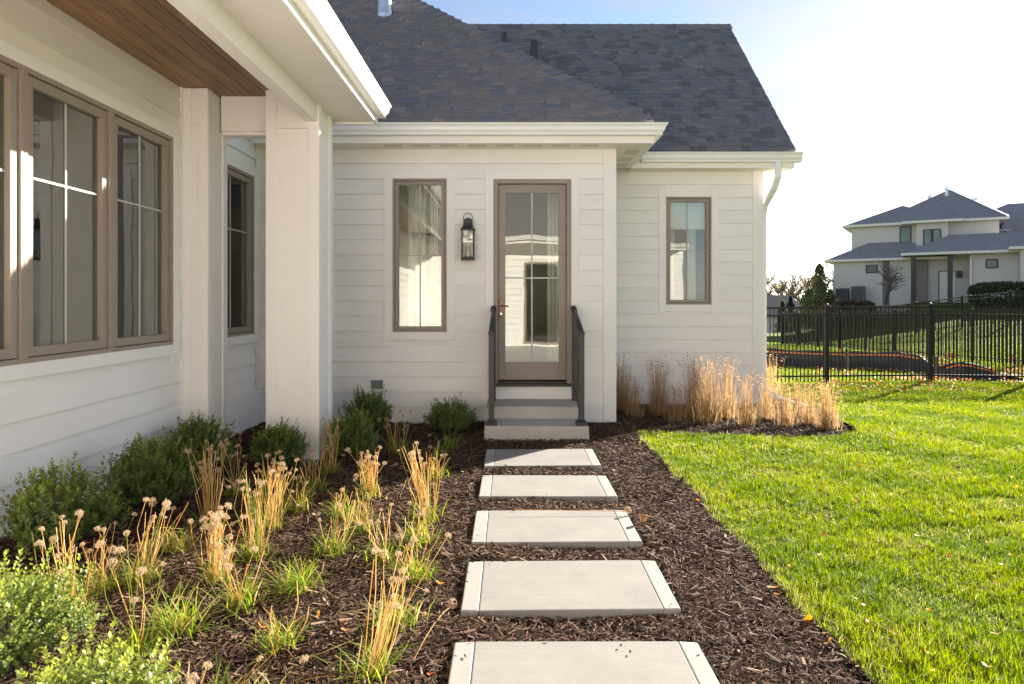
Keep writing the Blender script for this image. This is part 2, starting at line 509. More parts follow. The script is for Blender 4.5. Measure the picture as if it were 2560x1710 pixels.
def wall(name, fn, u0, u1, z0, z1, ops, boards=True, zs=0.0, zb1=None, bu0=None, bu1=None, thick=0.16):
    mb = MB(fn)
    for a, b, c, d in strips(u0, u1, z0, z1, ops):
        mb.box(a, b, -thick, 0.002, c, d)
    w = mb.build(name, M['siding'], house)
    if boards:
        a0 = u0 if bu0 is None else bu0; a1 = u1 if bu1 is None else bu1
        z = zs; top = z1 if zb1 is None else zb1
        while z < top - 0.01:
            zt = min(z + EXPO, top)
            segs = [(a0, a1)]
            for o in ops:
                if o[2] < zt + 0.02 and o[3] > z - 0.002:
                    ns = []
                    for s in segs:
                        if o[1] <= s[0] or o[0] >= s[1]: ns.append(s); continue
                        if o[0] > s[0]: ns.append((s[0], o[0]))
                        if o[1] < s[1]: ns.append((o[1], s[1]))
                    segs = ns
            for a, b in segs:
                if b - a < 0.01: continue
                m = MB(fn)
                zz = zt - 0.0055 if zt < top - .001 else top
                w_ = random.uniform(-0.001, 0.001)
                m.hexa([(a, 0, z + w_), (b, 0, z - w_), (b, 0.026, z - w_), (a, 0.026, z + w_),
                        (a, 0, zz), (b, 0, zz), (b, 0.0085, zz), (a, 0.0085, zz)])
                m.build("siding_board", M['siding'], w)
            z += EXPO
    return w

def ring(mb, u0, u1, z0, z1, w, o0, o1, wz=None):
    wz = wz or w
    mb.box(u0, u0 + w, o0, o1, z0, z1)
    mb.box(u1 - w, u1, o0, o1, z0, z1)
    mb.box(u0 + w, u1 - w, o0, o1, z0, z0 + wz)
    mb.box(u0 + w, u1 - w, o0, o1, z1 - wz, z1)

def casing(fn, u0, u1, z0, z1, w, parent, bottom=True):
    mb = MB(fn); p = 0.034
    mb.box(u0 - w, u0, 0, p, z0 - (w if bottom else 0), z1 + w)
    mb.box(u1, u1 + w, 0, p, z0 - (w if bottom else 0), z1 + w)
    mb.box(u0 + 0.001, u1 - 0.001, 0, p - 0.0015, z1, z1 + w)
    if bottom: mb.box(u0 + 0.001, u1 - 0.001, 0, p - 0.0015, z0 - w, z0)
    mb.build("casing", M['trim'], parent, bevel=0.002)

def window(fn, u0, u1, z0, z1, ms_u, ms_z, trim=0.095, mun='muntin', case=True, first=0.024, sash=0.038, label=None, gm='glass'):
    mb = MB(fn); ring(mb, u0, u1, z0, z1, first, -0.09, 0.022)
    w = mb.build("window", M['taupe'], house, bevel=0.002)
    if label: w["label"] = label
    if case: casing(fn, u0, u1, z0, z1, trim, w)
    g = 0.005
    mb = MB(fn); ring(mb, u0 + first, u1 - first, z0 + first, z1 - first, g, -0.07, -0.012)
    mb.build("shadow_gap", M['taupe_dark'], w)
    mb = MB(fn); a = first + g
    ring(mb, u0 + a, u1 - a, z0 + a, z1 - a, sash, -0.06, 0.006)
    mb.build("sash", M['taupe'], w, bevel=0.003)
    b = a + sash
    mb = MB(fn); mb.box(u0 + b, u1 - b, -0.036, -0.030, z0 + b, z1 - b)
    mb.build("glass", M[gm], w)
    for u in ms_u:
        mb = MB(fn); mb.box(u - 0.007, u + 0.007, -0.029, -0.022, z0 + b, z1 - b)
        mb.build("muntin", M[mun], w)
    for z in ms_z:
        mb = MB(fn); mb.box(u0 + b, u1 - b, -0.0285, -0.0235, z - 0.007, z + 0.007)
        mb.build("muntin", M[mun], w)
    return w

# openings: facade window (twice), door, gable window, left casements, return window
fw = (uf(982), uf(1117.5), zf(830), zf(447))
hw = (uf(679), uf(814.5), zf(830), zf(447))
dr = (uf(1233.6), uf(1427.8), zf(964), zf(448.7))
gw = (ug(1664), ug(1777.7), zg(761.4), zg(492.5))
LZ0, LZ1 = CAM_H - 0.374, CAM_H + 1.40
lw = [(2.28, 3.175), (3.175, 4.07), (4.07, 4.965), (4.965, 5.864)]
rw = (6.62, 7.71, LZ0, LZ1)
SOF = 3.196
front = wall("front_wall", fac, -2.95, 1.20, -0.15, 3.45, [fw, hw, dr], zs=0.0, zb1=SOF, bu0=-2.90, bu1=1.09)
left = wall("porch_wall", lef, -4.8, 7.99, -0.15, 3.35, [(2.28, 5.864, LZ0, LZ1), rw], zs=0.0, zb1=3.30, bu0=-4.7, bu1=6.0)
# boards of the porch wall beyond the pilaster
z = 0.0
while z < 3.28:
    zt = min(z + EXPO, 3.29)
    segs = [(6.44, 7.93)] if not (rw[2] < zt + 0.02 and rw[3] > z) else [(6.44, rw[0]), (rw[1], 7.93)]
    for a, b in segs:
        m = MB(lef); zz = zt - 0.0055
        m.hexa([(a, 0, z), (b, 0, z), (b, 0.026, z), (a, 0.026, z), (a, 0, zz), (b, 0, zz), (b, 0.0085, zz), (a, 0.0085, zz)])
        m.build("siding_board", M['siding'], left)
    z += EXPO
gable = wall("gable_wall", gab, 1.21, XE - 0.001, -0.15, 3.45, [gw], zs=0.0, zb1=SOF + 0.015, bu0=1.22, bu1=3.34)
endwall = wall("end_wall", endw, Y2 + 0.001, 14.2, -0.15, 3.45, [], zs=0.0, zb1=SOF, bu0=Y2 + 0.12, bu1=14.1)
side_w = wall("return_wall", side, Y1 + 0.17, Y2 - 0.002, -0.15, 3.45, [], zs=0.0, zb1=SOF, bu0=Y1 + 0.11, bu1=Y2 - 0.02)
back_w = wall("wing_wall", back, -2.9, 6.0, -0.15, 3.4, [(-1.6, -0.6, 0.9, 2.8), (0.4, 2.6, 0.1, 2.6)], zs=0.0, zb1=3.2)
mb = MB(); mb.box(XE - 0.16, XE, Y2 + 0.3, 14.0, 3.45, 3.46)
mb.add([(XE - 0.02, 9.35, 3.44), (XE - 0.02, 14.35, 3.44), (XE - 0.02, 11.85, 5.98), (XE - 0.1, 9.35, 3.44), (XE - 0.1, 14.35, 3.44), (XE - 0.1, 11.85, 5.98)],
       [(0, 1, 2), (3, 5, 4), (0, 2, 5, 3), (1, 4, 5, 2), (0, 3, 4, 1)])
mb.build("gable_triangle", M['siding'], house)
# corner trims
mb = MB()
mb.box(1.083, 1.232, 7.968, 8.0, 0.0, SOF); mb.box(1.2, 1.2315, 8.0, 8.11, 0.0, SOF)
mb.build("corner_trim", M['trim'], house, bevel=0.002)
mb = MB()
mb.box(3.335, 3.483, Y2 - 0.032, Y2, 0.0, SOF + 0.012); mb.box(XE, 3.4825, Y2, Y2 + 0.11, 0.0, SOF + 0.012)
mb.build("corner_trim", M['trim'], house, bevel=0.002)
mb = MB(); mb.box(XL - 0.001, XL + 0.03, 7.93, 7.97, 0.0, 3.2); mb.box(XL, XL + 0.035, 7.965, 8.0, 0.0, 3.2)
mb.build("corner_trim", M['trim'], house)
mb = MB(); mb.box(XL, XL + 0.03, 6.0, 6.03, 0, 3.3); mb.build("corner_trim", M['trim'], house)
# foundation under the gable wing
mb = MB(); mb.box(1.22, XE - 0.02, Y2 - 0.006, Y2 + 0.1, -0.3, -0.002); mb.box(XE - 0.12, XE - 0.008, Y2 + 0.1, 14, -0.3, -0.002)
mb.build("foundation", M['foundation'], house)

# windows
window(fac, *fw, [uf(1049.7)], [zf(638.5)], label="narrow facade window beside the wall lantern")
window(fac, *hw, [uf(746.5)], [zf(638.5)], label="narrow facade window hidden behind the porch column")
window(gab, *gw, [ug(1719)], [zg(626.6)], trim=0.098, label="gable wing window with a half-drawn roller shade")
for i, (a, b) in enumerate(lw):
    w = window(lef, a + 0.001, b - 0.001, LZ0, LZ1, [(a + b) / 2], [LZ0 + 1.13], mun='muntin_light', case=False, first=0.030, sash=0.060, gm='porch_glass')
mb = MB(lef); p = 0.034; ta = 0.088
mb.box(2.28 - ta, 2.28, 0, p, LZ0 - ta, LZ1 + ta); mb.box(5.864, 5.864 + ta, 0, p, LZ0 - ta, LZ1 + ta)
mb.box(2.2805, 5.8635, 0, p - .002, LZ1, LZ1 + ta); mb.box(2.2805, 5.8635, 0, p - .002, LZ0 - ta, LZ0)
mb.build("window_casing", M['trim'], house, bevel=0.002)
window(lef, rw[0], rw[1], LZ0, LZ1, [(rw[0] + rw[1]) / 2], [LZ0 + 1.13], mun='muntin_light', trim=0.09, first=0.030, sash=0.055, gm='porch_glass', label="casement window between the pilaster and the inside corner")
window(back, -1.6, -0.6, 0.9, 2.8, [-1.1], [2.1])
mb = MB(back); ring(mb, 0.4, 2.6, 0.1, 2.6, 0.07, -0.08, 0.02); w = mb.build("patio_door", M['taupe'], house)
mb = MB(back); mb.box(0.47, 2.53, -0.03, -0.02, 0.17, 2.53); mb.build("glass", M['glass'], w)
mb = MB(back); mb.box(1.45, 1.55, -0.019, 0.0, 0.17, 2.53); mb.build("stile", M['taupe'], w)

# door
mb = MB(fac); fwid = 0.055
mb.box(dr[0], dr[0] + fwid, -0.12, 0.024, dr[2], dr[3]); mb.box(dr[1] - fwid, dr[1], -0.12, 0.024, dr[2], dr[3])
mb.box(dr[0] + fwid, dr[1] - fwid, -0.12, 0.024, dr[3] - 0.05, dr[3])
mb.box(dr[0] + 0.022, dr[0] + fwid - 0.008, 0.024, 0.032, dr[2], dr[3] - 0.02); mb.box(dr[1] - fwid + 0.008, dr[1] - 0.022, 0.024, 0.032, dr[2], dr[3] - 0.02)
door = mb.build("door", M['taupe'], house, bevel=0.003)
door["label"] = "taupe full-glass side door with bronze handle"
casing(fac, dr[0], dr[1], dr[2] + 0.02, dr[3], 0.093, door, bottom=False)
sx0, sx1, sz0, sz1 = dr[0] + fwid + 0.003, dr[1] - fwid - 0.003, zf(950), dr[3] - 0.053
gx0, gx1, gz0, gz1 = uf(1263.5), uf(1397.5), zf(906), zf(481)
mb = MB(fac); mb.box(sx0, gx0, -0.075, -0.028, sz0, sz1); mb.build("stile", M['taupe'], door, bevel=0.002)
mb = MB(fac); mb.box(gx1, sx1, -0.075, -0.028, sz0, sz1); mb.build("stile", M['taupe'], door, bevel=0.002)
mb = MB(fac); mb.box(gx0 + .001, gx1 - .001, -0.075, -0.029, sz0, gz0); mb.build("bottom_rail", M['taupe'], door, bevel=0.002)
mb = MB(fac); mb.box(gx0 + .001, gx1 - .001, -0.075, -0.029, gz1, sz1); mb.build("top_rail", M['taupe'], door, bevel=0.002)
mb = MB(fac); mb.box(gx0, gx1, -0.058, -0.050, gz0, gz1); mb.build("glass", M['glass'], door)
mb = MB(fac); mb.box(uf(1330) - .009, uf(1330) + .009, -0.049, -0.042, gz0, gz1); mb.build("muntin", M['muntin_light'], door)
mb = MB(fac); mb.box(gx0, gx1, -0.0485, -0.0435, zf(694.5) - .009, zf(694.5) + .009); mb.build("muntin", M['muntin_light'], door)
hx = uf(1253); hz0, hz1 = zf(797), zf(746)
mb = MB()
for k in range(12):
    pass
pts = []
prof = [(hx + 0.021 * math.cos(a), hz1 - 0.021 + 0.021 * math.sin(a)) for a in [math.pi * k / 10 for k in range(11)]] + \
       [(hx + 0.021 * math.cos(a), hz0 + 0.021 + 0.021 * math.sin(a)) for a in [math.pi + math.pi * k / 10 for k in range(11)]]
n_ = len(prof)
mb.add([(x, Y1 + 0.029, z) for x, z in prof] + [(x, Y1 + 0.016, z) for x, z in prof],
       [tuple(range(n_)), tuple(range(n_, 2 * n_))] + [(i, (i + 1) % n_, n_ + (i + 1) % n_, n_ + i) for i in range(n_)])
plate = mb.build("handle_plate", M['bronze'], door, bevel=0.003)
mb = MB(); zc = zf(765)
mb.tube([(hx, Y1 + 0.02, zc), (hx, Y1 - 0.035, zc)], 0.011, 10); mb.tube([(hx, Y1 - 0.033, zc), (hx + 0.03, Y1 - 0.038, zc + .002), (hx + 0.085, Y1 - 0.034, zc - .003)], [0.011, 0.010, 0.008], 10)
mb.build("lever", M['bronze'], plate, smooth=True)
mb = MB(); mb.tube([(hx, Y1 + 0.02, zf(784)), (hx, Y1 + 0.008, zf(784))], 0.011, 14); mb.build("lock_cylinder", M['chrome'], plate)
mb = MB(fac); mb.box(dr[0] - 0.035, dr[1] + 0.035, 0.0, 0.075, dr[2] - 0.004, dr[2] + 0.030); mb.box(dr[0] + fwid, dr[1] - fwid, -0.12, 0.04, dr[2] + 0.030, sz0 - 0.012)
mb.build("threshold", M['black'], door, bevel=0.002)
mb = MB(fac); mb.box(dr[0] - 0.03, dr[1] + 0.05, 0.0, 0.038, 0.25, dr[2] - 0.005); mb.build("kick_board", M['trim'], door, bevel=0.002)

# interior rooms behind the glass (seen through the panes)
def room(x0, x1, y0, y1, z0, z1, skip=()):
    mb = MB(); t = 0.05
    if 'x0' not in skip: mb.box(x0 - t, x0, y0, y1, z0, z1)
    if 'x1' not in skip: mb.box(x1, x1 + t, y0, y1, z0, z1)
    if 'y0' not in skip: mb.box(x0, x1, y0 - t, y0, z0, z1)
    if 'y1' not in skip: mb.box(x0, x1, y1, y1 + t, z0, z1)
    mb.box(x0, x1, y0, y1, z1, z1 + t)
    mb.build("interior_room", M['room'], house)
    mb = MB(); mb.box(x0, x1, y0, y1, z0 - t, z0); mb.build("interior_floor", M['room_floor'], house)
room(-2.75, 1.02, 8.17, 12.5, 0.42, 3.1, ('y0',))
room(1.35, 3.28, 9.62, 13.0, 0.42, 3.1, ('y0',))
room(-7.5, -3.09, -4.3, 7.75, 0.42, 3.2, ('x1', 'y1', 'x0'))
room(-2.8, 5.9, -9.0, -4.97, 0.05, 3.1, ('y1',))
room(-7.5, -2.9, 7.76, 11.0, 0.42, 3.2, ('y0',))
# plastered partition with an arched opening, seen through the casements
ac, ar, az0, xp = 6.55, 0.70, 2.15, -3.95
mb = MB()
mb.box(xp - .15, xp, -4.3, ac - ar, 0.42, 3.2); mb.box(xp - .15, xp, ac + ar, 10.9, 0.42, 3.2)
N = 14
for k in range(N):
    a0, a1 = math.pi * k / N, math.pi * (k + 1) / N
    ya, yb = ac - ar * math.cos(a0), ac - ar * math.cos(a1)
    za, zb = az0 + ar * math.sin(a0), az0 + ar * math.sin(a1)
    mb.hexa([(xp - .15, ya, za), (xp, ya, za), (xp, yb, zb), (xp - .15, yb, zb), (xp - .15, ya, 3.2), (xp, ya, 3.2), (xp, yb, 3.2), (xp - .15, yb, 3.2)])
mb.build("interior_arch", M['room'], house)

def curtain(p0, p1, z0, z1, folds, amp, name="curtain", mat='curtain'):
    p0 = Vector((*p0, 0)); p1 = Vector((*p1, 0)); t = (p1 - p0); L = t.length; t.normalize(); n = Vector((-t.y, t.x, 0))
    k = folds * 8; vs = []; fs = []
    for i in range(k + 1):
        s = i / k
        q = p0 + t * (L * s) + n * (amp * math.sin(s * folds * 2 * math.pi) + 0.3 * amp * math.sin(s * folds * 5.1))
        q2 = p0 + t * (L * (s * 0.94 + 0.03)) + n * (0.7 * amp * math.sin(s * folds * 2 * math.pi + 0.2))
        vs += [(q.x, q.y, z0), (q2.x, q2.y, z1)]
    for i in range(k): fs.append((2 * i, 2 * i + 2, 2 * i + 3, 2 * i + 1))
    mb = MB(); mb.add(vs, fs); o = mb.build(name, M[mat], house, smooth=True)
    s_ = o.modifiers.new("thickness", 'SOLIDIFY'); s_.thickness = 0.004
    return o
curtain((uf(1010), 8.30), (uf(1058), 8.33), 0.5, 2.95, 4, 0.025)
curtain((uf(1068), 8.31), (uf(1088), 8.33), 0.5, 2.95, 3, 0.02)
curtain((uf(1372), 8.32), (uf(1412), 8.34), 0.5, 2.95, 4, 0.025)
curtain((ug(1683), 9.78), (ug(1702), 9.80), 0.5, 2.95, 3, 0.02)
curtain((ug(1732), 9.76), (ug(1757), 9.80), 0.5, 2.95, 3, 0.02)
for a, b in lw + [rw[:2]]:
    c_ = b - a
    curtain((-3.16, a + 0.07), (-3.17, a + c_ * 0.40), 0.5, 2.95, 5, 0.018, mat='sheer')
    curtain((-3.17, a + c_ * 0.66), (-3.16, b - 0.05), 0.5, 2.95, 5, 0.018, mat='sheer')
mb = MB(); mb.box(gw[0] + 0.03, gw[1] - 0.03, Y2 + 0.11, Y2 + 0.114, zg(571), gw[3]); mb.build("roller_shade", M['blind'], house)
for a, b in lw + [rw[:2]]:
    mb = MB(); mb.box(-3.11, -3.07, a + 0.08, b - 0.08, LZ1 - 0.16, LZ1 - 0.05); mb.build("roller_shade", M['blind'], house)

# ------------------------------------------------------------------ eaves: soffits, fascias, gutters
GP = [(0, 0), (0.078, 0), (0.082, 0.004), (0.082, 0.016), (0.078, 0.020), (0.088, 0.034), (0.103, 0.052), (0.109, 0.080), (0.116, 0.094), (0.128, 0.106), (0.132, 0.110), (0.132, 0.124), (0.120, 0.124), (0.118, 0.112), (0, 0.112)]
FY, FX = 7.675, 1.605
mb = MB(); mb.box(-2.94, FX - 0.002, FY + 0.001, Y1 - 0.001, SOF, SOF + 0.02); mb.box(1.2005, FX - 0.002, Y1 - 0.001, 9.15, SOF, SOF + 0.02)
sof = mb.build("soffit", M['soffit'], house)
mb = MB(); mb.box(-2.94, FX, FY - 0.022, FY, SOF - 0.008, 3.37); mb.box(FX - 0.022, FX, FY + 0.0005, 9.13, SOF - 0.008, 3.37)
mb.build("fascia", M['trim'], house, bevel=0.002)
mb = MB(); mb.extrude(GP, (-2.9, FY - 0.022, 3.264), (FX, FY - 0.022, 3.264), (0, -1, 0), 0, 1.0); mb.build("gutter", M['gutter'], house)
mb = MB(); mb.extrude(GP, (FX, FY - 0.022, 3.264), (FX, 9.05, 3.264), (1, 0, 0), 1.0, 0); mb.build("gutter", M['gutter'], house)
for x0, y0 in [(1.36, 8.02 + 0.40 * k) for k in range(3)]:
    mb = MB(); mb.box(x0, x0 + 0.16, y0, y0 + 0.28, SOF - 0.002, SOF + 0.001); mb.build("soffit_vent", M['soffit_vent'], sof)
for k in range(8):
    x0 = -1.45 + 0.32 * k
    mb = MB(); mb.box(x0, x0 + 0.21, 7.76, 7.86, SOF - 0.002, SOF + 0.001); mb.build("soffit_vent", M['soffit_vent'], sof)
# gable wing
S2 = SOF + 0.012; FY2 = 9.166
mb = MB(); mb.box(1.63, 3.80, FY2 + 0.001, Y2 - 0.001, S2, S2 + 0.02); mb.box(XE + 0.001, 3.80, Y2, 9.56, S2, S2 + 0.02); mb.build("soffit", M['soffit'], house)
mb = MB(); mb.box(1.60, 3.80, FY2 - 0.022, FY2, S2 - 0.008, 3.37)
mb.build("fascia", M['trim'], house, bevel=0.002)
# rake boards following the roof slope at the gable end
for (ya, za, yb, zb) in [(9.14, 3.30, 11.85, 6.01), (14.56, 3.30, 11.85, 6.01)]:
    mb = MB(); x0, x1 = 3.74, 3.765
    mb.hexa([(x0, ya, za - 0.12), (x1, ya, za - 0.12), (x1, yb, zb - 0.12), (x0, yb, zb - 0.12), (x0, ya, za + 0.04), (x1, ya, za + 0.04), (x1, yb, zb + 0.04), (x0, yb, zb + 0.04)])
    mb.build("rake_board", M['trim'], house)
mb = MB(); mb.hexa([(XE, 9.55, 3.5), (3.74, 9.55, 3.5), (3.74, 11.85, 5.86), (XE, 11.85, 5.86), (XE, 9.55, 3.52), (3.74, 9.55, 3.52), (3.74, 11.85, 5.88), (XE, 11.85, 5.88)]); mb.build("rake_soffit", M['soffit'], house)
mb = MB(); mb.box(XE + 0.3, 3.80, FY2 + 0.001, 9.555, S2 + 0.02, 3.36); mb.build("eave_return", M['trim'], house)
mb = MB(); mb.extrude(GP, (1.74, FY2 - 0.022, 3.266), (3.862, FY2 - 0.022, 3.266), (0, -1, 0)); mb.build("gutter", M['gutter'], house)

# downspout at the gable corner
def strap(pts, w, d, name, parent, mat):
    mb = MB(); pts = [Vector(p) for p in pts]; rings = []
    for i, p in enumerate(pts):
        t = (pts[min(i + 1, len(pts) - 1)] - pts[max(i - 1, 0)]).normalized()
        u = Vector((1, 0, 0)) if abs(t.x) < 0.8 else Vector((0, 0, 1))
        u = (u - t * u.dot(t)).normalized(); v = t.cross(u)
        ring_ = []
        for k in range(16):
            a = 2 * math.pi * (k + .5) / 16
            c, s = math.cos(a), math.sin(a)
            rr = 1 / max(abs(c), abs(s)) * (0.94 if k % 2 else 1.0)
            ring_.append(p + u * (c * rr * w / 2) + v * (s * rr * d / 2))
        rings.append(ring_)
    vs = [q for r_ in rings for q in r_]; fs = []
    for i in range(len(rings) - 1):
        for k in range(16): fs.append((i * 16 + k, i * 16 + (k + 1) % 16, (i + 1) * 16 + (k + 1) % 16, (i + 1) * 16 + k))
    fs += [tuple(range(16)), tuple(range((len(rings) - 1) * 16, len(rings) * 16))]
    mb.add(vs, fs); return mb.build(name, mat, parent)
dsp = strap([(3.56, 9.085, 3.28), (3.56, 9.085, 3.17), (3.565, 9.10, 3.08), (3.555, 9.20, 2.94), (3.54, 9.34, 2.84), (3.528, 9.47, 2.75), (3.525, 9.52, 2.64),
             (3.525, 9.525, 2.0), (3.525, 9.525, 0.34), (3.53, 9.51, 0.22), (3.58, 9.46, 0.13), (3.70, 9.36, 0.075), (3.84, 9.22, 0.03), (3.97, 9.10, 0.0)], 0.080, 0.060, "downspout", house, M['gutter'])
for zz in (1.9, 0.7):
    mb = MB(); mb.box(3.482, 3.572, 9.49, 9.56, zz, zz + 0.02); mb.build("strap", M['gutter'], dsp)

# ------------------------------------------------------------------ porch on the left
mb = MB(); mb.box(XL + 0.02, -1.83, -3.0, 6.29, 3.322, 3.34); mb.build("porch_deck", M['taupe_dark'], house)
x = XL + 0.002; pc = house
while x < -1.70:
    mb = MB(); x1 = min(x + 0.138, -1.70)
    mb.box(x + 0.002, x1 - 0.002, -3.0, 6.29, 3.302, 3.321); mb.build("ceiling_plank", M['wood'], house, bevel=0.006)
    x += 0.138
BY = 6.545
mb = MB(); mb.box(-1.83, -1.722, -3.0, 6.12, 3.016, 3.30); mb.build("porch_beam", M['trim'], house, bevel=0.003)
mb = MB(); mb.box(-2.67, -2.17, 6.29, 6.45, 2.985, 3.315); mb.build("cross_beam", M['trim'], house, bevel=0.003)
mb = MB(); mb.box(-2.67, -2.17, 6.305, 6.435, 2.95, 2.984); mb.build("cross_beam_trim", M['trim'], house, bevel=0.002)
SP = 3.17
for a, b in ((-3.0, 1.68), (1.683, 4.117), (4.12, 6.68)):
    mb = MB(); mb.box(-1.7215, -1.331, a, b, SP, SP + 0.015); mb.build("porch_soffit_panel", M['soffit'], house)
mb = MB(); mb.box(-1.331, -1.307, -3.0, 6.70, SP - 0.02, 3.335); mb.box(-2.9, -1.3315, 6.6805, 6.702, SP - 0.02, 3.335); mb.build("porch_fascia", M['trim'], house, bevel=0.002)
mb = MB(); mb.extrude(GP, (-1.306, -3.0, 3.213), (-1.306, 6.715, 3.213), (1, 0, 0)); mb.build("gutter", M['gutter'], house)
# column: core panels, corner boards, cap band
def boxed_post(x0, x1, y0, y1, z1, seam, name, label, right_board=True):
    mb = MB(); mb.box(x0 + .012, x1 - .012, y0 + .012, y1 - .012, -0.1, seam - 0.0015); mb.box(x0 + .012, x1 - .012, y0 + .012, y1 - .012, seam + 0.0015, z1)
    c = mb.build(name, M['smooth_trim'], house, bevel=0.0015); c["label"] = label
    bw = min(0.098, (x1 - x0) * 0.36)
    for (a, b, s, e) in [(x0, x0 + bw, y0, y0 + .02), (x1 - bw, x1, y0, y0 + .02), (x0, x0 + bw, y1 - .02, y1), (x1 - bw, x1, y1 - .02, y1)]:
        m = MB(); m.box(a, b, s, e, -0.1, z1 - 0.001); m.build("corner_board", M['smooth_trim'], c, bevel=0.002)
    for (a, b, s, e) in [(x1 - .02, x1 + .0015, y0 + .0205, y0 + .098), (x1 - .02, x1 + .0015, y1 - .098, y1 - .0205), (x0 - .0015, x0 + .02, y0 + .0205, y0 + .098), (x0 - .0015, x0 + .02, y1 - .098, y1 - .0205)]:
        m = MB(); m.box(a, b, s, e, -0.1, z1 - 0.001); m.build("corner_board", M['smooth_trim'], c, bevel=0.002)
    return c
boxed_post(-2.183, -1.708, 6.08, BY, 3.298, 2.96, "porch_column", "square boxed porch column with corner boards")
boxed_post(-2.905, -2.672, 6.02, 6.44, 3.298, 2.98, "porch_pilaster", "half column standing against the porch wall")

# the wing across the courtyard, behind the camera (it shows in the door and window glass)
mb = MB(); mb.box(-2.9, 6.0, -4.8, -4.2, 3.20, 3.22); mb.build("wing_soffit", M['soffit'], house)
mb = MB(); mb.box(-2.9, 6.0, -4.2, -4.17, 3.14, 3.37); mb.build("wing_fascia", M['trim'], house)
mb = MB(); mb.extrude(GP, (-1.17, -4.169, 3.23), (6.0, -4.169, 3.23), (0, 1, 0)); mb.build("gutter", M['gutter'], house)
mb = MB(); mb.add([(-3.0, -4.05, 3.38), (6.1, -4.05, 3.38), (6.1, -8, 5.6), (-3.0, -8, 5.6), (-3.0, -4.05, 3.34), (6.1, -4.05, 3.34), (6.1, -8, 3.34), (-3.0, -8, 3.34)],
                  [(0, 1, 2, 3), (4, 5, 6, 7), (0, 1, 5, 4), (1, 2, 6, 5), (3, 0, 4, 7), (2, 3, 7, 6)]); mb.build("wing_roof", SH[0], house)

# ------------------------------------------------------------------ roofs
PB, EB = 0.881, 3.400          # bump-out pitch, eave height
S_AP = 3.6
ap = Vector((1.567 - S_AP, 7.6 + S_AP, EB + PB * S_AP))
mb = MB()
def slab(mb, pts, t=0.05):
    n = (Vector(pts[1]) - Vector(pts[0])).cross(Vector(pts[2]) - Vector(pts[0])).normalized()
    if n.z < 0: n = -n
    k = len(pts); lo = [tuple(Vector(p) - n * t) for p in pts]
    mb.add(list(pts) + lo, [tuple(range(k)), tuple(range(k, 2 * k))] + [(i, (i + 1) % k, k + (i + 1) % k, k + i) for i in range(k)])
slab(mb, [(-9, 7.6, EB), (1.567, 7.6, EB), tuple(ap), (-9, ap.y, ap.z)])
slab(mb, [(1.567, 7.6, EB), (1.567, 14.8, EB), tuple(ap)])
slab(mb, [(-9, 14.8, EB), (1.567, 14.8, EB), tuple(ap), (-9, ap.y, ap.z)])
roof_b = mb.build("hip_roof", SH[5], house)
mb = MB()
EG, YG0, YGR, XG = 3.40, 9.08, 11.85, 3.79
slab(mb, [(-1.5, YG0, EG), (XG - 0.01, YG0, EG), (XG - 0.01, YGR, EG + YGR - YG0), (-1.5, YGR, EG + YGR - YG0)])
slab(mb, [(-1.5, 2 * YGR - YG0, EG), (XG - 0.01, 2 * YGR - YG0, EG), (XG - 0.01, YGR, EG + YGR - YG0), (-1.5, YGR, EG + YGR - YG0)])
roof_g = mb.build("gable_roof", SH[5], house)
mb = MB()
slab(mb, [(-1.28, -6, 3.37), (-1.28, 6.68, 3.37), (-6.28, 1.68, 5.37), (-6.28, -6, 5.37)])
slab(mb, [(-1.28, 6.68, 3.37), (-7.8, 6.68, 3.37), (-7.8, 1.68, 5.37), (-6.28, 1.68, 5.37)])
mb.box(-7.8, -3.0, 6.4, 7.7, 3.3, 3.36); mb.box(-7.7, -3.1, -4.4, 8.0, 3.28, 3.32)
mb.build("porch_roof", SH[0], house)

WID = [0.105, 0.13, 0.16, 0.195]
_sh = {}
def tab_verts(x0, b1, t1, b0=None, drop=0.0, hi=0.0, Lv=0.25):
    """a tab in (u,v,w): bottom edge x0..b1 at v=-drop, top x0..t1 at v=Lv"""
    b0 = x0 if b0 is None else b0
    return [(b0, -drop, 0.003 + hi), (b1, -drop, 0.001 + hi), (t1, Lv, -0.010), (x0, Lv, -0.010),
            (b0 + .001, -drop, 0.027 + hi), (b1 - .001, -drop, 0.027 + hi), (t1, Lv, 0.002), (x0, Lv, 0.002)]
TF = [(4, 5, 6, 7), (0, 1, 5, 4), (1, 2, 6, 5), (3, 0, 4, 7), (0, 3, 2, 1)]
def shingle_mesh(wi, ci, di):
    k = (wi, ci, di)
    if k not in _sh:
        me = bpy.data.meshes.new("shingle")
        me.from_pydata(tab_verts(0, WID[wi], WID[wi], drop=0.052 * di, hi=0.006 * di), [], TF); me.materials.append(SH[ci]); _sh[k] = me
    return _sh[k]
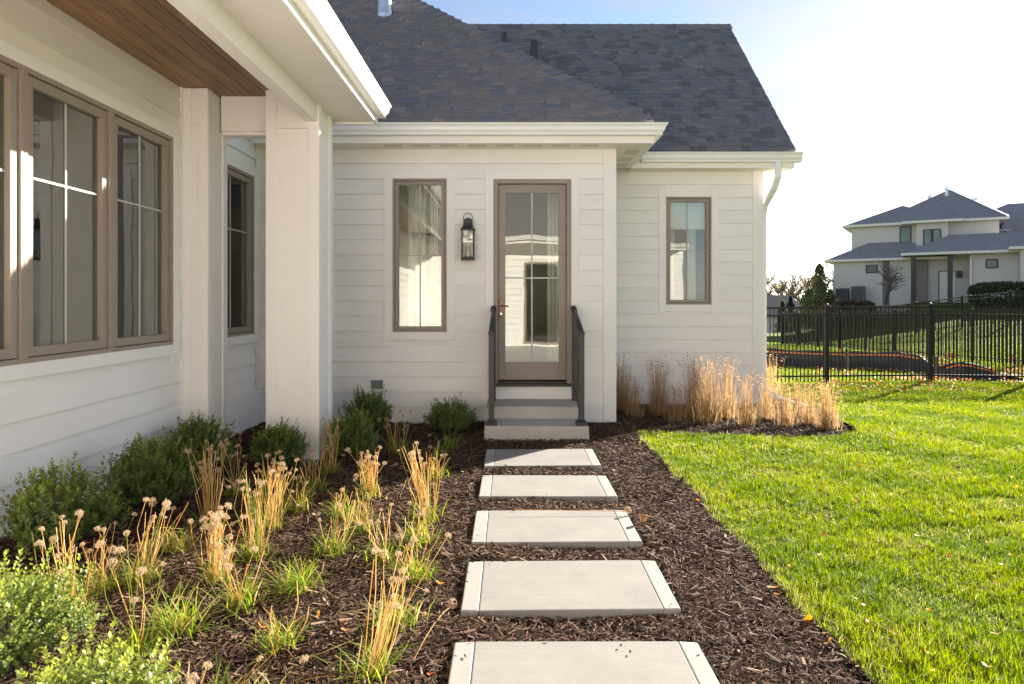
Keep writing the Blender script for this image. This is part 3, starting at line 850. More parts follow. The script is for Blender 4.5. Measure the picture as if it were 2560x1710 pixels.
def shingle_plane(roof, O, u, v, n, vmax, ulim, umin_vis, n_single, seed, tones):
    rr = random.Random(seed)
    u, v, n, O = Vector(u), Vector(v).normalized(), Vector(n), Vector(O)
    rot = Matrix((u, v, n)).transposed().to_euler()
    verts, faces, mats = [], [], []
    row = 0; singles = 0; e = 0.118
    while row * e < vmax:
        v0 = row * e; a, b = ulim(v0); a2, b2 = ulim(v0 + 0.25)
        x = a - rr.uniform(0, 0.15); last = 0
        while x < b:
            wi = rr.choice([0, 1, 1, 2, 2, 3]); ci = rr.choice(tones); w = WID[wi]
            di = 1 if (last == 0 and rr.random() < 0.8) else (1 if rr.random() < 0.15 else 0); last = di
            if row == 0: di = 0
            if x + w > a:
                clipped = (x + w > b2 - 0.001) or x < a
                if not clipped and singles < n_single and x > umin_vis:
                    p = O + u * (x + 0.001) + v * v0
                    o = bpy.data.objects.new("shingle", shingle_mesh(wi, ci, di)); col.objects.link(o)
                    o.parent = roof; o.location = p - W[roof]; o.rotation_euler = rot; singles += 1
                else:
                    x0 = max(x, a) + 0.001
                    bb = min(x + w, b); tt = min(x + w, b2)
                    if bb > x0 + 0.004:
                        tt = max(tt, x0 + 0.001)
                        base = len(verts)
                        for q in tab_verts(x0, bb, tt, drop=0.052 * di, hi=0.006 * di):
                            verts.append(O + u * q[0] + v * (v0 + q[1]) + n * q[2] - W[roof])
                        for f in TF: faces.append(tuple(base + i for i in f)); mats.append(ci)
            x += w
        row += 1
    me = bpy.data.meshes.new("shingle_courses"); me.from_pydata([tuple(q) for q in verts], [], faces)
    for s in SH: me.materials.append(s)
    me.polygons.foreach_set("material_index", mats); me.update()
    o = link("shingle_courses", me, None, roof); o["kind"] = "stuff"
vb = Vector((0, 1, PB)).normalized(); nb = Vector((0, -PB, 1)).normalized()
cb = vb.y
shingle_plane(roof_b, Vector((0, 7.605, EB + 0.004)) + nb * 0.006, (1, 0, 0), vb, nb, 4.7, lambda t: (-4.2, 1.567 + 0.02 - t * cb), -2.2, 190, 3, [0, 0, 0, 1, 1, 1, 2, 3, 4, 0])  # warmer mix here, cooler on the gable: light difference put into the tones
vg = Vector((0, 1, 1)).normalized(); ng = Vector((0, -1, 1)).normalized()
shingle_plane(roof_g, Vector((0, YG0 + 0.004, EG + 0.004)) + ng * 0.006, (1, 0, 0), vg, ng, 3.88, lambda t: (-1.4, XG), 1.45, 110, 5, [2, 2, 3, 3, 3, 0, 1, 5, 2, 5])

# hip caps and ridge caps
def cap_piece(P, h, s1, s2, n1, n2, L, wd, name, roof, ci):
    mb = MB(); lift0, lift1, th = 0.030, 0.056, 0.018
    up = (n1 + n2).normalized()
    def ringp(q, lf):
        return [q + s1 * wd + n1 * lf * 0.8, q + up * lf * 1.15, q + s2 * wd + n2 * lf * 0.8]
    b = ringp(P, lift1); t = ringp(P + h * L, lift0)
    vs = b + t + [q - up * th for q in b] + [q - up * th for q in t]
    mb.add([tuple(q) for q in vs], [(0, 1, 4, 3), (1, 2, 5, 4), (6, 9, 10, 7), (7, 10, 11, 8), (0, 6, 7, 1), (1, 7, 8, 2), (0, 3, 9, 6), (2, 8, 11, 5), (3, 4, 10, 9), (4, 5, 11, 10)])
    mb.build(name, SH[ci], roof)
h = Vector((-1, 1, PB)).normalized(); n1 = nb; n2 = Vector((PB, 0, 1)).normalized()
s1 = h.cross(n1).normalized(); s1 = s1 if s1.x < 0 else -s1
s2 = n2.cross(h).normalized(); s2 = s2 if s2.y > 0 else -s2
P = Vector((1.567, 7.6, EB)); k = 0
while k * 0.19 < 5.6:
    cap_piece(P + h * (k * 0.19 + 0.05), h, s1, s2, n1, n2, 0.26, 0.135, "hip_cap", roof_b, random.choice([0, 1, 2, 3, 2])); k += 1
RZ = EG + YGR - YG0
x = XG + 0.02
while x > -0.9:
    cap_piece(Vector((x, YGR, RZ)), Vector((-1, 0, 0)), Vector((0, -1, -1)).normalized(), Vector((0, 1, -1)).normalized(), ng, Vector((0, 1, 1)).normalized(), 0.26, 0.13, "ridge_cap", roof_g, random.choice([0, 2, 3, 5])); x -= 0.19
# roof vents
vp = Vector((-1.88, 10.18, 5.66))
mb = MB(); mb.lathe(vp, [(0.115, -0.15), (0.115, 0.02), (0.105, 0.10), (0.094, 0.30), (0.094, 0.9)], 20); flue = mb.build("flue_pipe", M['steel'], roof_b, smooth=False)
mb = MB(); q = vp
mb.hexa([tuple(q + Vector((sx * 0.17, sy * 0.15, sy * 0.15 * PB)) + nb * dz) for dz in (0.016, 0.022) for sx, sy in ((-1, -1), (1, -1), (1, 1), (-1, 1))]); mb.build("flashing", M['steel'], flue)
for (px, d, z0, z1, r) in [(1336, 10.82, 3.6, 4.12, 0.060), (1261, 11.27, 4.05, 4.43, 0.041)]:
    mb = MB(); xx = (px - VX) * d / F
    mb.lathe((xx, d, CAM_H), [(r, z0), (r, z1), (r * 0.86, z1), (r * 0.86, z1 - 0.05)], 16); mb.build("vent_pipe", M['pipe'], roof_g)

# dryer vent on the facade
mb = MB(fac); ring(mb, uf(925), uf(963), zf(974), zf(947), 0.014, 0.0, 0.028)
dv = mb.build("dryer_vent", M['gutter'], house)
mb = MB(fac); mb.box(uf(928), uf(958), 0.004, 0.024, zf(972.5), zf(950)); mb.build("vent_flap", M['vent_grey'], dv, bevel=0.003)
mb = MB(fac); mb.box(uf(940), uf(947), 0.0242, 0.028, zf(973), zf(969)); mb.build("flap_tab", M['vent_grey'], dv)

# ------------------------------------------------------------------ wall lantern
LX = uf(1171.5)
lan = thing("wall_lantern", "black wall lantern with clear glass and two candle tubes beside the door", "lantern", (LX, Y1 - 0.03, zf(652)))
mb = MB(fac); mb.box(uf(1153), uf(1197), 0.0, 0.030, zf(589), zf(547)); mb.build("mounting_block", M['trim'], lan, bevel=0.002)
lo_ = 0.115                        # lantern axis, out from the wall
hw_ = 0.080
def sq(mb, zs):
    for (ha, za), (hb, zb) in zip(zs[:-1], zs[1:]):
        y = Y1 - lo_
        mb.hexa([(LX - ha, y - ha, za), (LX + ha, y - ha, za), (LX + ha, y + ha, za), (LX - ha, y + ha, za), (LX - hb, y - hb, zb), (LX + hb, y - hb, zb), (LX + hb, y + hb, zb), (LX - hb, y + hb, zb)])
zb, zt = zf(652), zf(579)
mb = MB(); sq(mb, [(0.078, zb), (0.078, zb + 0.016)]); sq(mb, [(0.070, zb + 0.0165), (0.066, zb + 0.03)]); mb.build("base", M['black'], lan, bevel=0.002)
for sx in (-1, 1):
    for sy in (-1, 1):
        mb = MB(); cx, cy = LX + sx * 0.066, Y1 - lo_ + sy * 0.066
        mb.box(cx - .0075, cx + .0075, cy - .0075, cy + .0075, zb + 0.0165, zt + 0.002); mb.build("corner_post", M['black'], lan)
mb = MB(); sq(mb, [(0.084, zt), (0.084, zt + 0.014), (0.066, zt + 0.026), (0.055, zt + 0.052), (0.051, zt + 0.085), (0.051, zf(551))]); sq(mb, [(0.022, zf(551)), (0.018, zf(547.5))]); mb.build("roof_cap", M['black'], lan, bevel=0.002)
for (a, b, c, d) in [(-1, 1, -1, -1), (-1, 1, 1, 1)]:
    mb = MB(); y = Y1 - lo_ + c * 0.066; mb.box(LX - .058, LX + .058, y - .0012, y + .0012, zb + 0.03, zt); mb.build("glass_pane", M['lantern_glass'], lan)
for s in (-1, 1):
    mb = MB(); x_ = LX + s * 0.066; mb.box(x_ - .0012, x_ + .0012, Y1 - lo_ - .058, Y1 - lo_ + .058, zb + 0.03, zt); mb.build("glass_pane", M['lantern_glass'], lan)
    mb = MB(); cx = LX + s * 0.026
    mb.lathe((cx, Y1 - lo_, zb + 0.03), [(0.011, 0), (0.011, 0.14), (0.008, 0.142)], 10); c_ = mb.build("candle_tube", M['black'] if s < 0 else M['vent_grey'], lan)
    mb = MB(); mb.lathe((cx, Y1 - lo_, zb + 0.172), [(0.006, 0), (0.011, 0.03), (0.009, 0.05), (0.002, 0.085)], 10); mb.build("bulb", M['lantern_glass'], c_)
mb = MB(); rl = 0.052; zc = zf(551) + 0.02
mb.tube([(LX + rl * math.cos(a), Y1 - lo_, zc + rl * math.sin(a)) for a in [R(-35 + 250 * k / 22) for k in range(23)]], 0.0042, 6); mb.build("carrying_ring", M['black'], lan)
mb = MB(); mb.box(LX - 0.03, LX + 0.03, Y1 - lo_ + 0.05, Y1 - 0.03, zt + 0.05, zt + 0.09); mb.build("arm", M['black'], lan)

# ------------------------------------------------------------------ steps and railings
SX0, SX1 = -0.269, 0.797
Z1, Z2, D3, D2 = 0.144, 0.274, 6.96, 7.41
steps = thing("concrete_steps", "two poured concrete steps below the glass door", "steps", (0.26, 7.45, 0))
mb = MB(); mb.hexa([(SX0 - .012, D3 - .012, -0.15), (SX1 + .012, D3 - .012, -0.15), (SX1 + .012, Y1 - 0.02, -0.15), (SX0 - .012, Y1 - 0.02, -0.15), (SX0, D3, Z1), (SX1, D3, Z1 - 0.004), (SX1, Y1 - 0.02, Z1), (SX0, Y1 - 0.02, Z1 + 0.002)])
mb.build("lower_step", M['concrete'], steps, bevel=0.014, seg=3)
mb = MB(); mb.hexa([(SX0 + .002, D2 - .014, Z1 - .05), (SX1 - .002, D2 - .014, Z1 - .05), (SX1 - .002, Y1 - 0.022, Z1 - .05), (SX0 + .002, Y1 - 0.022, Z1 - .05), (SX0 + .002, D2, Z2 - .002), (SX1 - .002, D2, Z2 - .003), (SX1 - .002, Y1 - 0.022, Z2 + .002), (SX0 + .002, Y1 - 0.022, Z2 + .002)])
mb.build("upper_step", M['concrete'], steps, bevel=0.014, seg=3)

def railing(x, label):
    t = thing("handrail", label, "railing", (x, 7.02, Z1), "handrails beside the steps")
    yp, yw = 7.03, 7.84
    zp, zw = 1.085, 1.315
    mb = MB(); mb.box(x - .029, x + .029, yp - .029, yp + .029, Z1 + 0.03, zp - 0.01); post = mb.build("post", M['rail'], t, bevel=0.004)
    mb = MB(); mb.hexa([(x - .058, yp - .058, Z1 - .002), (x + .058, yp - .058, Z1 - .002), (x + .058, yp + .058, Z1 - .002), (x - .058, yp + .058, Z1 - .002), (x - .058, yp - .058, Z1 + .03), (x + .058, yp - .058, Z1 + .03), (x + .058, yp + .058, Z1 + .03), (x - .058, yp + .058, Z1 + .03)])
    mb.hexa([(x - .054, yp - .054, Z1 + .0305), (x + .054, yp - .054, Z1 + .0305), (x + .054, yp + .054, Z1 + .0305), (x - .054, yp + .054, Z1 + .0305), (x - .034, yp - .034, Z1 + .052), (x + .034, yp - .034, Z1 + .052), (x + .034, yp + .034, Z1 + .052), (x - .034, yp + .034, Z1 + .052)])
    mb.build("base_flange", M['rail'], post, bevel=0.003)
    mb = MB(); mb.box(x - .034, x + .034, yp - .034, yp + .034, zp - 0.012, zp + 0.012); mb.build("post_cap", M['rail'], post, bevel=0.004)
    mb = MB(); mb.box(x - .027, x + .027, yw - .027, yw + .027, Z2, zw - 0.02); mb.build("post", M['rail'], t, bevel=0.004)
    sl = (zw - zp) / (yw - yp)
    mb = MB(); mb.tube([(x, yp - 0.02, zp + 0.016), (x, (yp + yw) / 2, zp + 0.016 + sl * (yw - yp) / 2), (x, yw + 0.06, zw + 0.02)], 0.026, 14); mb.build("top_rail", M['rail'], t, smooth=True)
    mb = MB(); mb.tube([(x, yw - 0.05, zw - 0.013), (x, yw + 0.07, zw + 0.022)], 0.034, 14); mb.build("rail_end", M['rail'], t, smooth=True)
    zl = 0.22
    mb = MB(); mb.hexa([(x - .014, yp, zl), (x + .014, yp, zl), (x + .014, yw, zl + sl * (yw - yp)), (x - .014, yw, zl + sl * (yw - yp)), (x - .014, yp, zl + .03), (x + .014, yp, zl + .03), (x + .014, yw, zl + .03 + sl * (yw - yp)), (x - .014, yw, zl + .03 + sl * (yw - yp))]); mb.build("bottom_rail", M['rail'], t)
    for k in range(1, 7):
        yy = yp + (yw - yp) * k / 7; zz = sl * (yy - yp)
        mb = MB(); mb.box(x - .008, x + .008, yy - .008, yy + .008, zl + zz + 0.02, zp + zz + 0.01); mb.build("baluster", M['rail'], t)
railing(-0.199, "charcoal metal handrail on the lantern side of the steps")
railing(0.727, "charcoal metal handrail on the gable wing side of the steps")

# ------------------------------------------------------------------ pavers
PV = [(5.78, 6.41, "concrete paver next to the steps, partly shaded"), (4.86, 5.46, "concrete paver second from the steps"),
      (3.95, 4.54, "concrete paver third from the steps, with a leaf shadow on its lawn side"), (3.085, 3.655, "concrete paver fourth from the steps"),
      (2.19, 2.795, "concrete paver fifth from the steps, farthest out on the path")]
for i, (a, b, lab) in enumerate(PV):
    x0, x1 = -0.228 + rng.normal() * 0.004, 0.765 + rng.normal() * 0.004
    t = thing("stepping_paver", lab, "paver", (0.27, (a + b) / 2, 0), "concrete pavers leading to the steps")
    tilt = [0.004, -0.003, 0.003, 0.006, 0.0][i]
    ba, bb = 0.082, 0.078
    mb = MB(); mb.hexa([(x0 + ba + .0015, a, -.06), (x1 - bb - .0004, a, -.06), (x1 - bb - .0004, b, -.06), (x0 + ba + .0015, b, -.06), (x0 + ba + .0015, a, .026 - tilt), (x1 - bb - .0004, a, .028), (x1 - bb - .0004, b, .028 + tilt), (x0 + ba + .0015, b, .027)]); mb.build("broomed_field", M['paver'], t, bevel=0.005)
    mb = MB(); mb.hexa([(x0, a, -.06), (x0 + ba, a, -.06), (x0 + ba, b, -.06), (x0, b, -.06), (x0, a + .006, .025 - tilt), (x0 + ba, a, .0265 - tilt), (x0 + ba, b, .0275), (x0, b - .006, .026)]); mb.build("trowelled_band", M['paver_band'], t, bevel=0.007, seg=3)
    mb = MB(); mb.hexa([(x1 - bb, a, -.06), (x1, a, -.06), (x1, b, -.06), (x1 - bb, b, -.06), (x1 - bb, a, .0285), (x1, a + .008, .027), (x1, b - .008, .027 + tilt), (x1 - bb, b, .0285 + tilt)]); mb.build("trowelled_band", M['paver_band'], t, bevel=0.007, seg=3)

# ================================================================== GROUND
def sstep(a, b, x):
    t = np.clip((x - a) / (b - a), 0, 1); return t * t * (3 - 2 * t)
def ground_z(x, y):
    x = np.asarray(x, float); y = np.asarray(y, float)
    yy = np.clip(y - 12, 0, 400)
    z = -0.035 * sstep(6, 12, y) - 0.026 * np.clip(yy, 0, 40) - 0.045 * np.clip(yy - 40, 0, 120)
    lo = np.maximum(11.6, 0.405 * y); hi = lo + np.clip(12.5 - 0.19 * (y - 29), 6, 13)
    S = sstep(0, 1, (x - lo) / (hi - lo))
    rise = 0.074 * np.clip(np.clip(y, 0, 47) - 15, 0, None)
    z = z + S * (rise + 0.045 * np.clip(yy - 40, 0, 120) + 0.026 * np.clip(yy - 35, 0, 5))
    z = z + 0.02 * np.sin(x * 0.9 + 1.3) * np.sin(y * 0.7) * sstep(2, 4, x)
    return z
def bed_z(x, y):
    x = np.asarray(x, float); y = np.asarray(y, float)
    return -0.010 + 0.060 * (1 - sstep(-2.95, -2.0, x)) * (1 - sstep(4.5, 7, y)) + 0.012 * np.sin(x * 4.1 + y * 2.3) * np.sin(y * 3.7 - x) - 0.03 * sstep(1.5, 2.2, x)

EDGE = 1.34
BED = [(EDGE, 7.50), (1.75, 7.36), (2.3, 7.20), (2.9, 7.07), (3.4, 7.10), (3.72, 7.30), (3.86, 7.7), (3.95, 8.3), (4.15, 8.9), (4.25, 9.6), (4.1, 10.5), (3.6, 11.0)]
def in_bed(x, y):
    """True where mulch (or the house) is, False on the lawn"""
    x = np.asarray(x, float); y = np.asarray(y, float)
    wob = 0.018 * np.sin(y * 5.3) + 0.012 * np.sin(y * 13.1 + 1)
    left_ = (x < EDGE + wob)
    bx = np.array([p[0] for p in BED]); by = np.array([p[1] for p in BED])
    # right bed: right of EDGE, above the front border, left of the side border
    front_ = np.interp(x, bx[:6], by[:6]) + 0.5 * wob
    sidex = np.interp(y, by[5:], bx[5:])
    right_ = (x >= EDGE) & (y > front_) & (x < sidex) & (y < 15)
    return (left_ & (y < 13)) | right_

def grid_mesh(name, xs, ys, zf_, keep=None):
    X, Y = np.meshgrid(xs, ys); nx, ny = len(xs), len(ys)
    v = np.stack([X.ravel(), Y.ravel(), zf_(X, Y).ravel()], 1)
    i = np.arange(nx * ny).reshape(ny, nx)
    q = np.stack([i[:-1, :-1].ravel(), i[:-1, 1:].ravel(), i[1:, 1:].ravel(), i[1:, :-1].ravel()], 1)
    if keep is not None:
        c = v[q].mean(1); q = q[keep(c[:, 0], c[:, 1])]
    return np_mesh(name, v, quads=q, smooth=True)

xs = np.concatenate([np.arange(-400, -20, 20), np.arange(-20, 60, 2.0), np.arange(60, 500, 20)])
ys = np.concatenate([np.arange(-200, -20, 20), np.arange(-20, 80, 2.0), np.arange(80, 900, 25)])
o = link("ground", grid_mesh("ground", xs, ys, lambda x, y: ground_z(x, y) - 0.12 - 0.006 * np.clip(np.abs(x) - 60, 0, None) * 0), M['field']); o["kind"] = "structure"
xs = np.concatenate([np.arange(1.30, 5, 0.05), np.arange(5, 16, 0.25), np.arange(16, 80, 1.0)])
ys = np.concatenate([np.arange(-6, 12, 0.06), np.arange(12, 20, 0.25), np.arange(20, 90, 1.0)])
lawn_o = link("lawn", grid_mesh("lawn", xs, ys, lambda x, y: ground_z(x, y) - 0.004, lambda x, y: ~in_bed(x, y)), M['lawn']); lawn_o["kind"] = "structure"
xs = np.arange(-3.1, 4.4, 0.06); ys = np.arange(-4.9, 11.2, 0.06)
bed_o = link("mulch_bed", grid_mesh("mulch_bed", xs, ys, lambda x, y: bed_z(x, y), lambda x, y: (x < EDGE + 0.12) | ((y > 6.9) & (x < 4.35))), M['soil']); bed_o["kind"] = "structure"

mb = MB(); mb.box(-2.9, 5.5, -4.79, 1.72, -0.1, 0.035); pt = mb.build("bounce_patio", M['bounce_patio'], None, bevel=0.01); pt["kind"] = "structure"  # slab out of frame, added to bounce sunlight onto the shaded facade
# mulch chips: shredded bark, too many to count
def chips(n, x0, x1, y0, y1, smin, smax, seed):
    g = np.random.default_rng(seed)
    x = g.uniform(x0, x1, n); y = g.uniform(y0, y1, n)
    ok = in_bed(x, y) & ~((x > -0.215) & (x < 0.75) & np.any([(y > a + 0.01) & (y < b - 0.01) for a, b, _ in PV], axis=0)) & ~((x > SX0 + .02) & (x < SX1 - .02) & (y > D3 + .02)) \
        & ~((y > 7.95) & (x < 1.22)) & ~((y > 9.42) & (x < 3.45)) & ~((x > -2.17) & (x < -1.72) & (y > 6.10) & (y < 6.53)) & (x > -2.93)
    x, y = x[ok], y[ok]; n = len(x)
    L = g.uniform(smin, smax, n) * np.where(g.random(n) < 0.10, 2.0, 1.0); w = L * g.uniform(0.10, 0.30, n)
    az = g.uniform(0, 2 * np.pi, n); tl = g.normal(0, 0.22, n); rl = g.normal(0, 0.5, n)
    d = np.stack([np.cos(az) * np.cos(tl), np.sin(az) * np.cos(tl), np.sin(tl)], 1)
    sd = np.stack([-np.sin(az) * np.cos(rl), np.cos(az) * np.cos(rl), np.sin(rl)], 1)
    up = np.cross(d, sd)
    pv = np.any([(x > -0.27) & (x < 0.80) & (y > a - .04) & (y < b + .04) for a, b, _ in PV], axis=0)
    zj = np.where(pv, g.uniform(-0.004, 0.012, n), g.uniform(0.002, 0.024, n))
    c = np.stack([x, y, bed_z(x, y) + zj + np.abs(np.sin(tl)) * L * 0.35], 1)
    hL = (d * (L / 2)[:, None]); hw_ = sd * (w / 2)[:, None]; hu = up * (w * 0.28)[:, None]
    tp = g.uniform(0.3, 0.9, n)[:, None]
    V = np.stack([c - hL - hw_ * tp, c - hL * 0.95 + hu, c - hL * .9 + hw_ * tp, c + hL - hw_ * .6, c + hL * 0.95 + hu, c + hL * .85 + hw_], 1).reshape(-1, 3)
    b = (np.arange(n) * 6)[:, None]
    Q = np.concatenate([b + np.array([[0, 3, 4, 1]]), b + np.array([[1, 4, 5, 2]])])
    t = g.random(n)[:, None]
    base = np.where(t < 0.6, np.array([[0.090, 0.052, 0.034]]), np.where(t < 0.94, np.array([[0.150, 0.094, 0.064]]), np.array([[0.29, 0.20, 0.145]])))
    cc = base * g.uniform(0.6, 1.25, (n, 1)) * np.array([[1, 1, 1]])
    return V, Q, np.repeat(cc, 6, axis=0)
parts = [chips(62000, -2.95, 1.40, 1.9, 3.6, 0.010, 0.038, 1), chips(64000, -2.95, 1.40, 3.6, 5.6, 0.012, 0.042, 2), chips(46000, -2.95, 1.45, 5.6, 8.0, 0.014, 0.045, 3), chips(20000, 1.2, 4.3, 6.9, 9.6, 0.016, 0.05, 4)]
V = []; Q = []; C = []; k = 0
for v_, q_, c_ in parts:
    V.append(v_); Q.append(q_ + k); C.append(c_); k += len(v_)
mul = link("shredded_mulch", np_mesh("shredded_mulch", np.concatenate(V), quads=np.concatenate(Q), colors=np.concatenate(C)), M['chip'])
tag(mul, "dark brown shredded bark mulch filling the planting beds", "mulch", kind="stuff")

# ------------------------------------------------------------------ grass blades
def blades(x, y, z, h, w, az, lean, curl, colr, g):
    n = len(x)
    d = np.stack([np.cos(az), np.sin(az), np.zeros(n)], 1)
    s = np.stack([-np.sin(az), np.cos(az), np.zeros(n)], 1)
    tw = g.uniform(-0.9, 0.9, n)
    s = s * np.cos(tw)[:, None] + d * np.sin(tw)[:, None]
    up = np.array([[0, 0, 1.0]])
    p0 = np.stack([x, y, z], 1)
    l1 = lean; l2 = lean + curl
    p1 = p0 + (d * np.sin(l1)[:, None] + up * np.cos(l1)[:, None]) * (h * 0.55)[:, None]
    p2 = p1 + (d * np.sin(l2)[:, None] + up * np.cos(l2)[:, None]) * (h * 0.45)[:, None]
    hw_ = s * (w / 2)[:, None]
    V = np.stack([p0 - hw_, p0 + hw_, p1 + hw_ * .8, p1 - hw_ * .8, p2], 1).reshape(-1, 3)
    b = (np.arange(n) * 5)[:, None]
    return V, b + np.array([[0, 1, 2, 3]]), b + np.array([[3, 2, 4]]), np.repeat(colr, 5, axis=0)

def vnoise(x, y, s, seed):
    """cheap smooth noise, 0..1"""
    g = np.random.default_rng(seed); t = 0
    for k in range(5):
        a = g.uniform(0, 6.28); f = s * (1 + 0.45 * k); p = g.uniform(0, 6.28)
        t = t + np.sin((x * np.cos(a) + y * np.sin(a)) * f + p + 1.3 * np.sin((x * np.sin(a) - y * np.cos(a)) * f * .6 + k))
    return 0.5 + 0.5 * np.tanh(t * 0.45)

def lawn_patch(n, x0, x1, y0, y1, hmin, hmax, w, seed, xk=None):
    g = np.random.default_rng(seed)
    y = g.uniform(y0, y1, n); x = g.uniform(x0, x1, n)
    if xk is not None:      # only where the frame can see, with a margin
        x = x0 + (np.minimum(x1, y * xk + 1.5) - x0) * g.random(n)
    ok = ~in_bed(x, y); x, y = x[ok], y[ok]; n = len(x)
    nz = vnoise(x, y, 2.2, 11); nz2 = vnoise(x, y, 7.0, 12); stripe = 0.5 + 0.5 * np.sin((x * 0.55 - y * 0.83) * 6.3)
    stripe2 = sstep(-0.35, 0.35, np.sin((x * 0.86 + y * 0.50 + 0.12 * np.sin(y * 1.3)) * 5.6))
    thin = vnoise(x, y, 3.4, 17)
    clump = vnoise(x, y, 22.0, 13)
    h = g.uniform(hmin * .7, hmax * 1.12, n) * (0.6 + 0.75 * clump) * (0.8 + 0.35 * nz) * (1 - 0.35 * (thin > 0.85))
    az = g.uniform(0, 2 * np.pi, n); lean = np.abs(g.normal(0.35, 0.3, n)) + 0.12 * stripe; curl = g.uniform(0.1, 0.9, n)
    a = np.array([[0.072, 0.130, 0.005]]); b = np.array([[0.192, 0.232, 0.008]]); dry = np.array([[0.31, 0.28, 0.10]])
    t = np.clip(-0.08 + 0.42 * nz + 0.28 * nz2 + 0.52 * stripe2 + g.normal(0, .22, n), 0, 1)[:, None]
    c = a * (1 - t) + b * t
    edge_ = np.clip(1 - (x - EDGE) / 0.10, 0, 1) * (y < 7.4)
    isd = (g.random(n) < 0.045 + 0.30 * edge_ + 0.16 * (nz2 > 0.75) + 0.14 * (thin > 0.85))[:, None]
    c = np.where(isd, dry * g.uniform(0.6, 1.1, (n, 1)), c) * g.uniform(0.75, 1.2, (n, 1))
    z = ground_z(x, y) - 0.006
    return blades(x, y, z, h, np.full(n, w) * g.uniform(.7, 1.3, n), az, lean, curl, c, g)
lp = [lawn_patch(85000, 1.3, 3.6, 2.1, 4.2, 0.03, 0.062, 0.0034, 21, 0.77), lawn_patch(105000, 1.3, 5.2, 4.2, 6.2, 0.03, 0.060, 0.0042, 22, 0.77),
      lawn_patch(105000, 1.3, 7.4, 6.2, 8.6, 0.03, 0.058, 0.0055, 23, 0.77), lawn_patch(90000, 3.4, 10.2, 8.6, 12.1, 0.03, 0.056, 0.0075, 24, 0.77),
      lawn_patch(60000, 4.5, 14, 12.1, 17, 0.03, 0.06, 0.012, 25, 0.77), lawn_patch(50000, 6.5, 26, 17, 32, 0.03, 0.06, 0.022, 26, 0.77)]
V = []; Q = []; T = []; C = []; k = 0
for v_, q_, t_, c_ in lp:
    V.append(v_); Q.append(q_ + k); T.append(t_ + k); C.append(c_); k += len(v_)
gr = link("lawn_grass", np_mesh("lawn_grass", np.concatenate(V), tris=np.concatenate(T), quads=np.concatenate(Q), colors=np.concatenate(C)), M['blade'])
tag(gr, "bright green mown lawn grass with yellowish dry blades", "grass", kind="stuff")

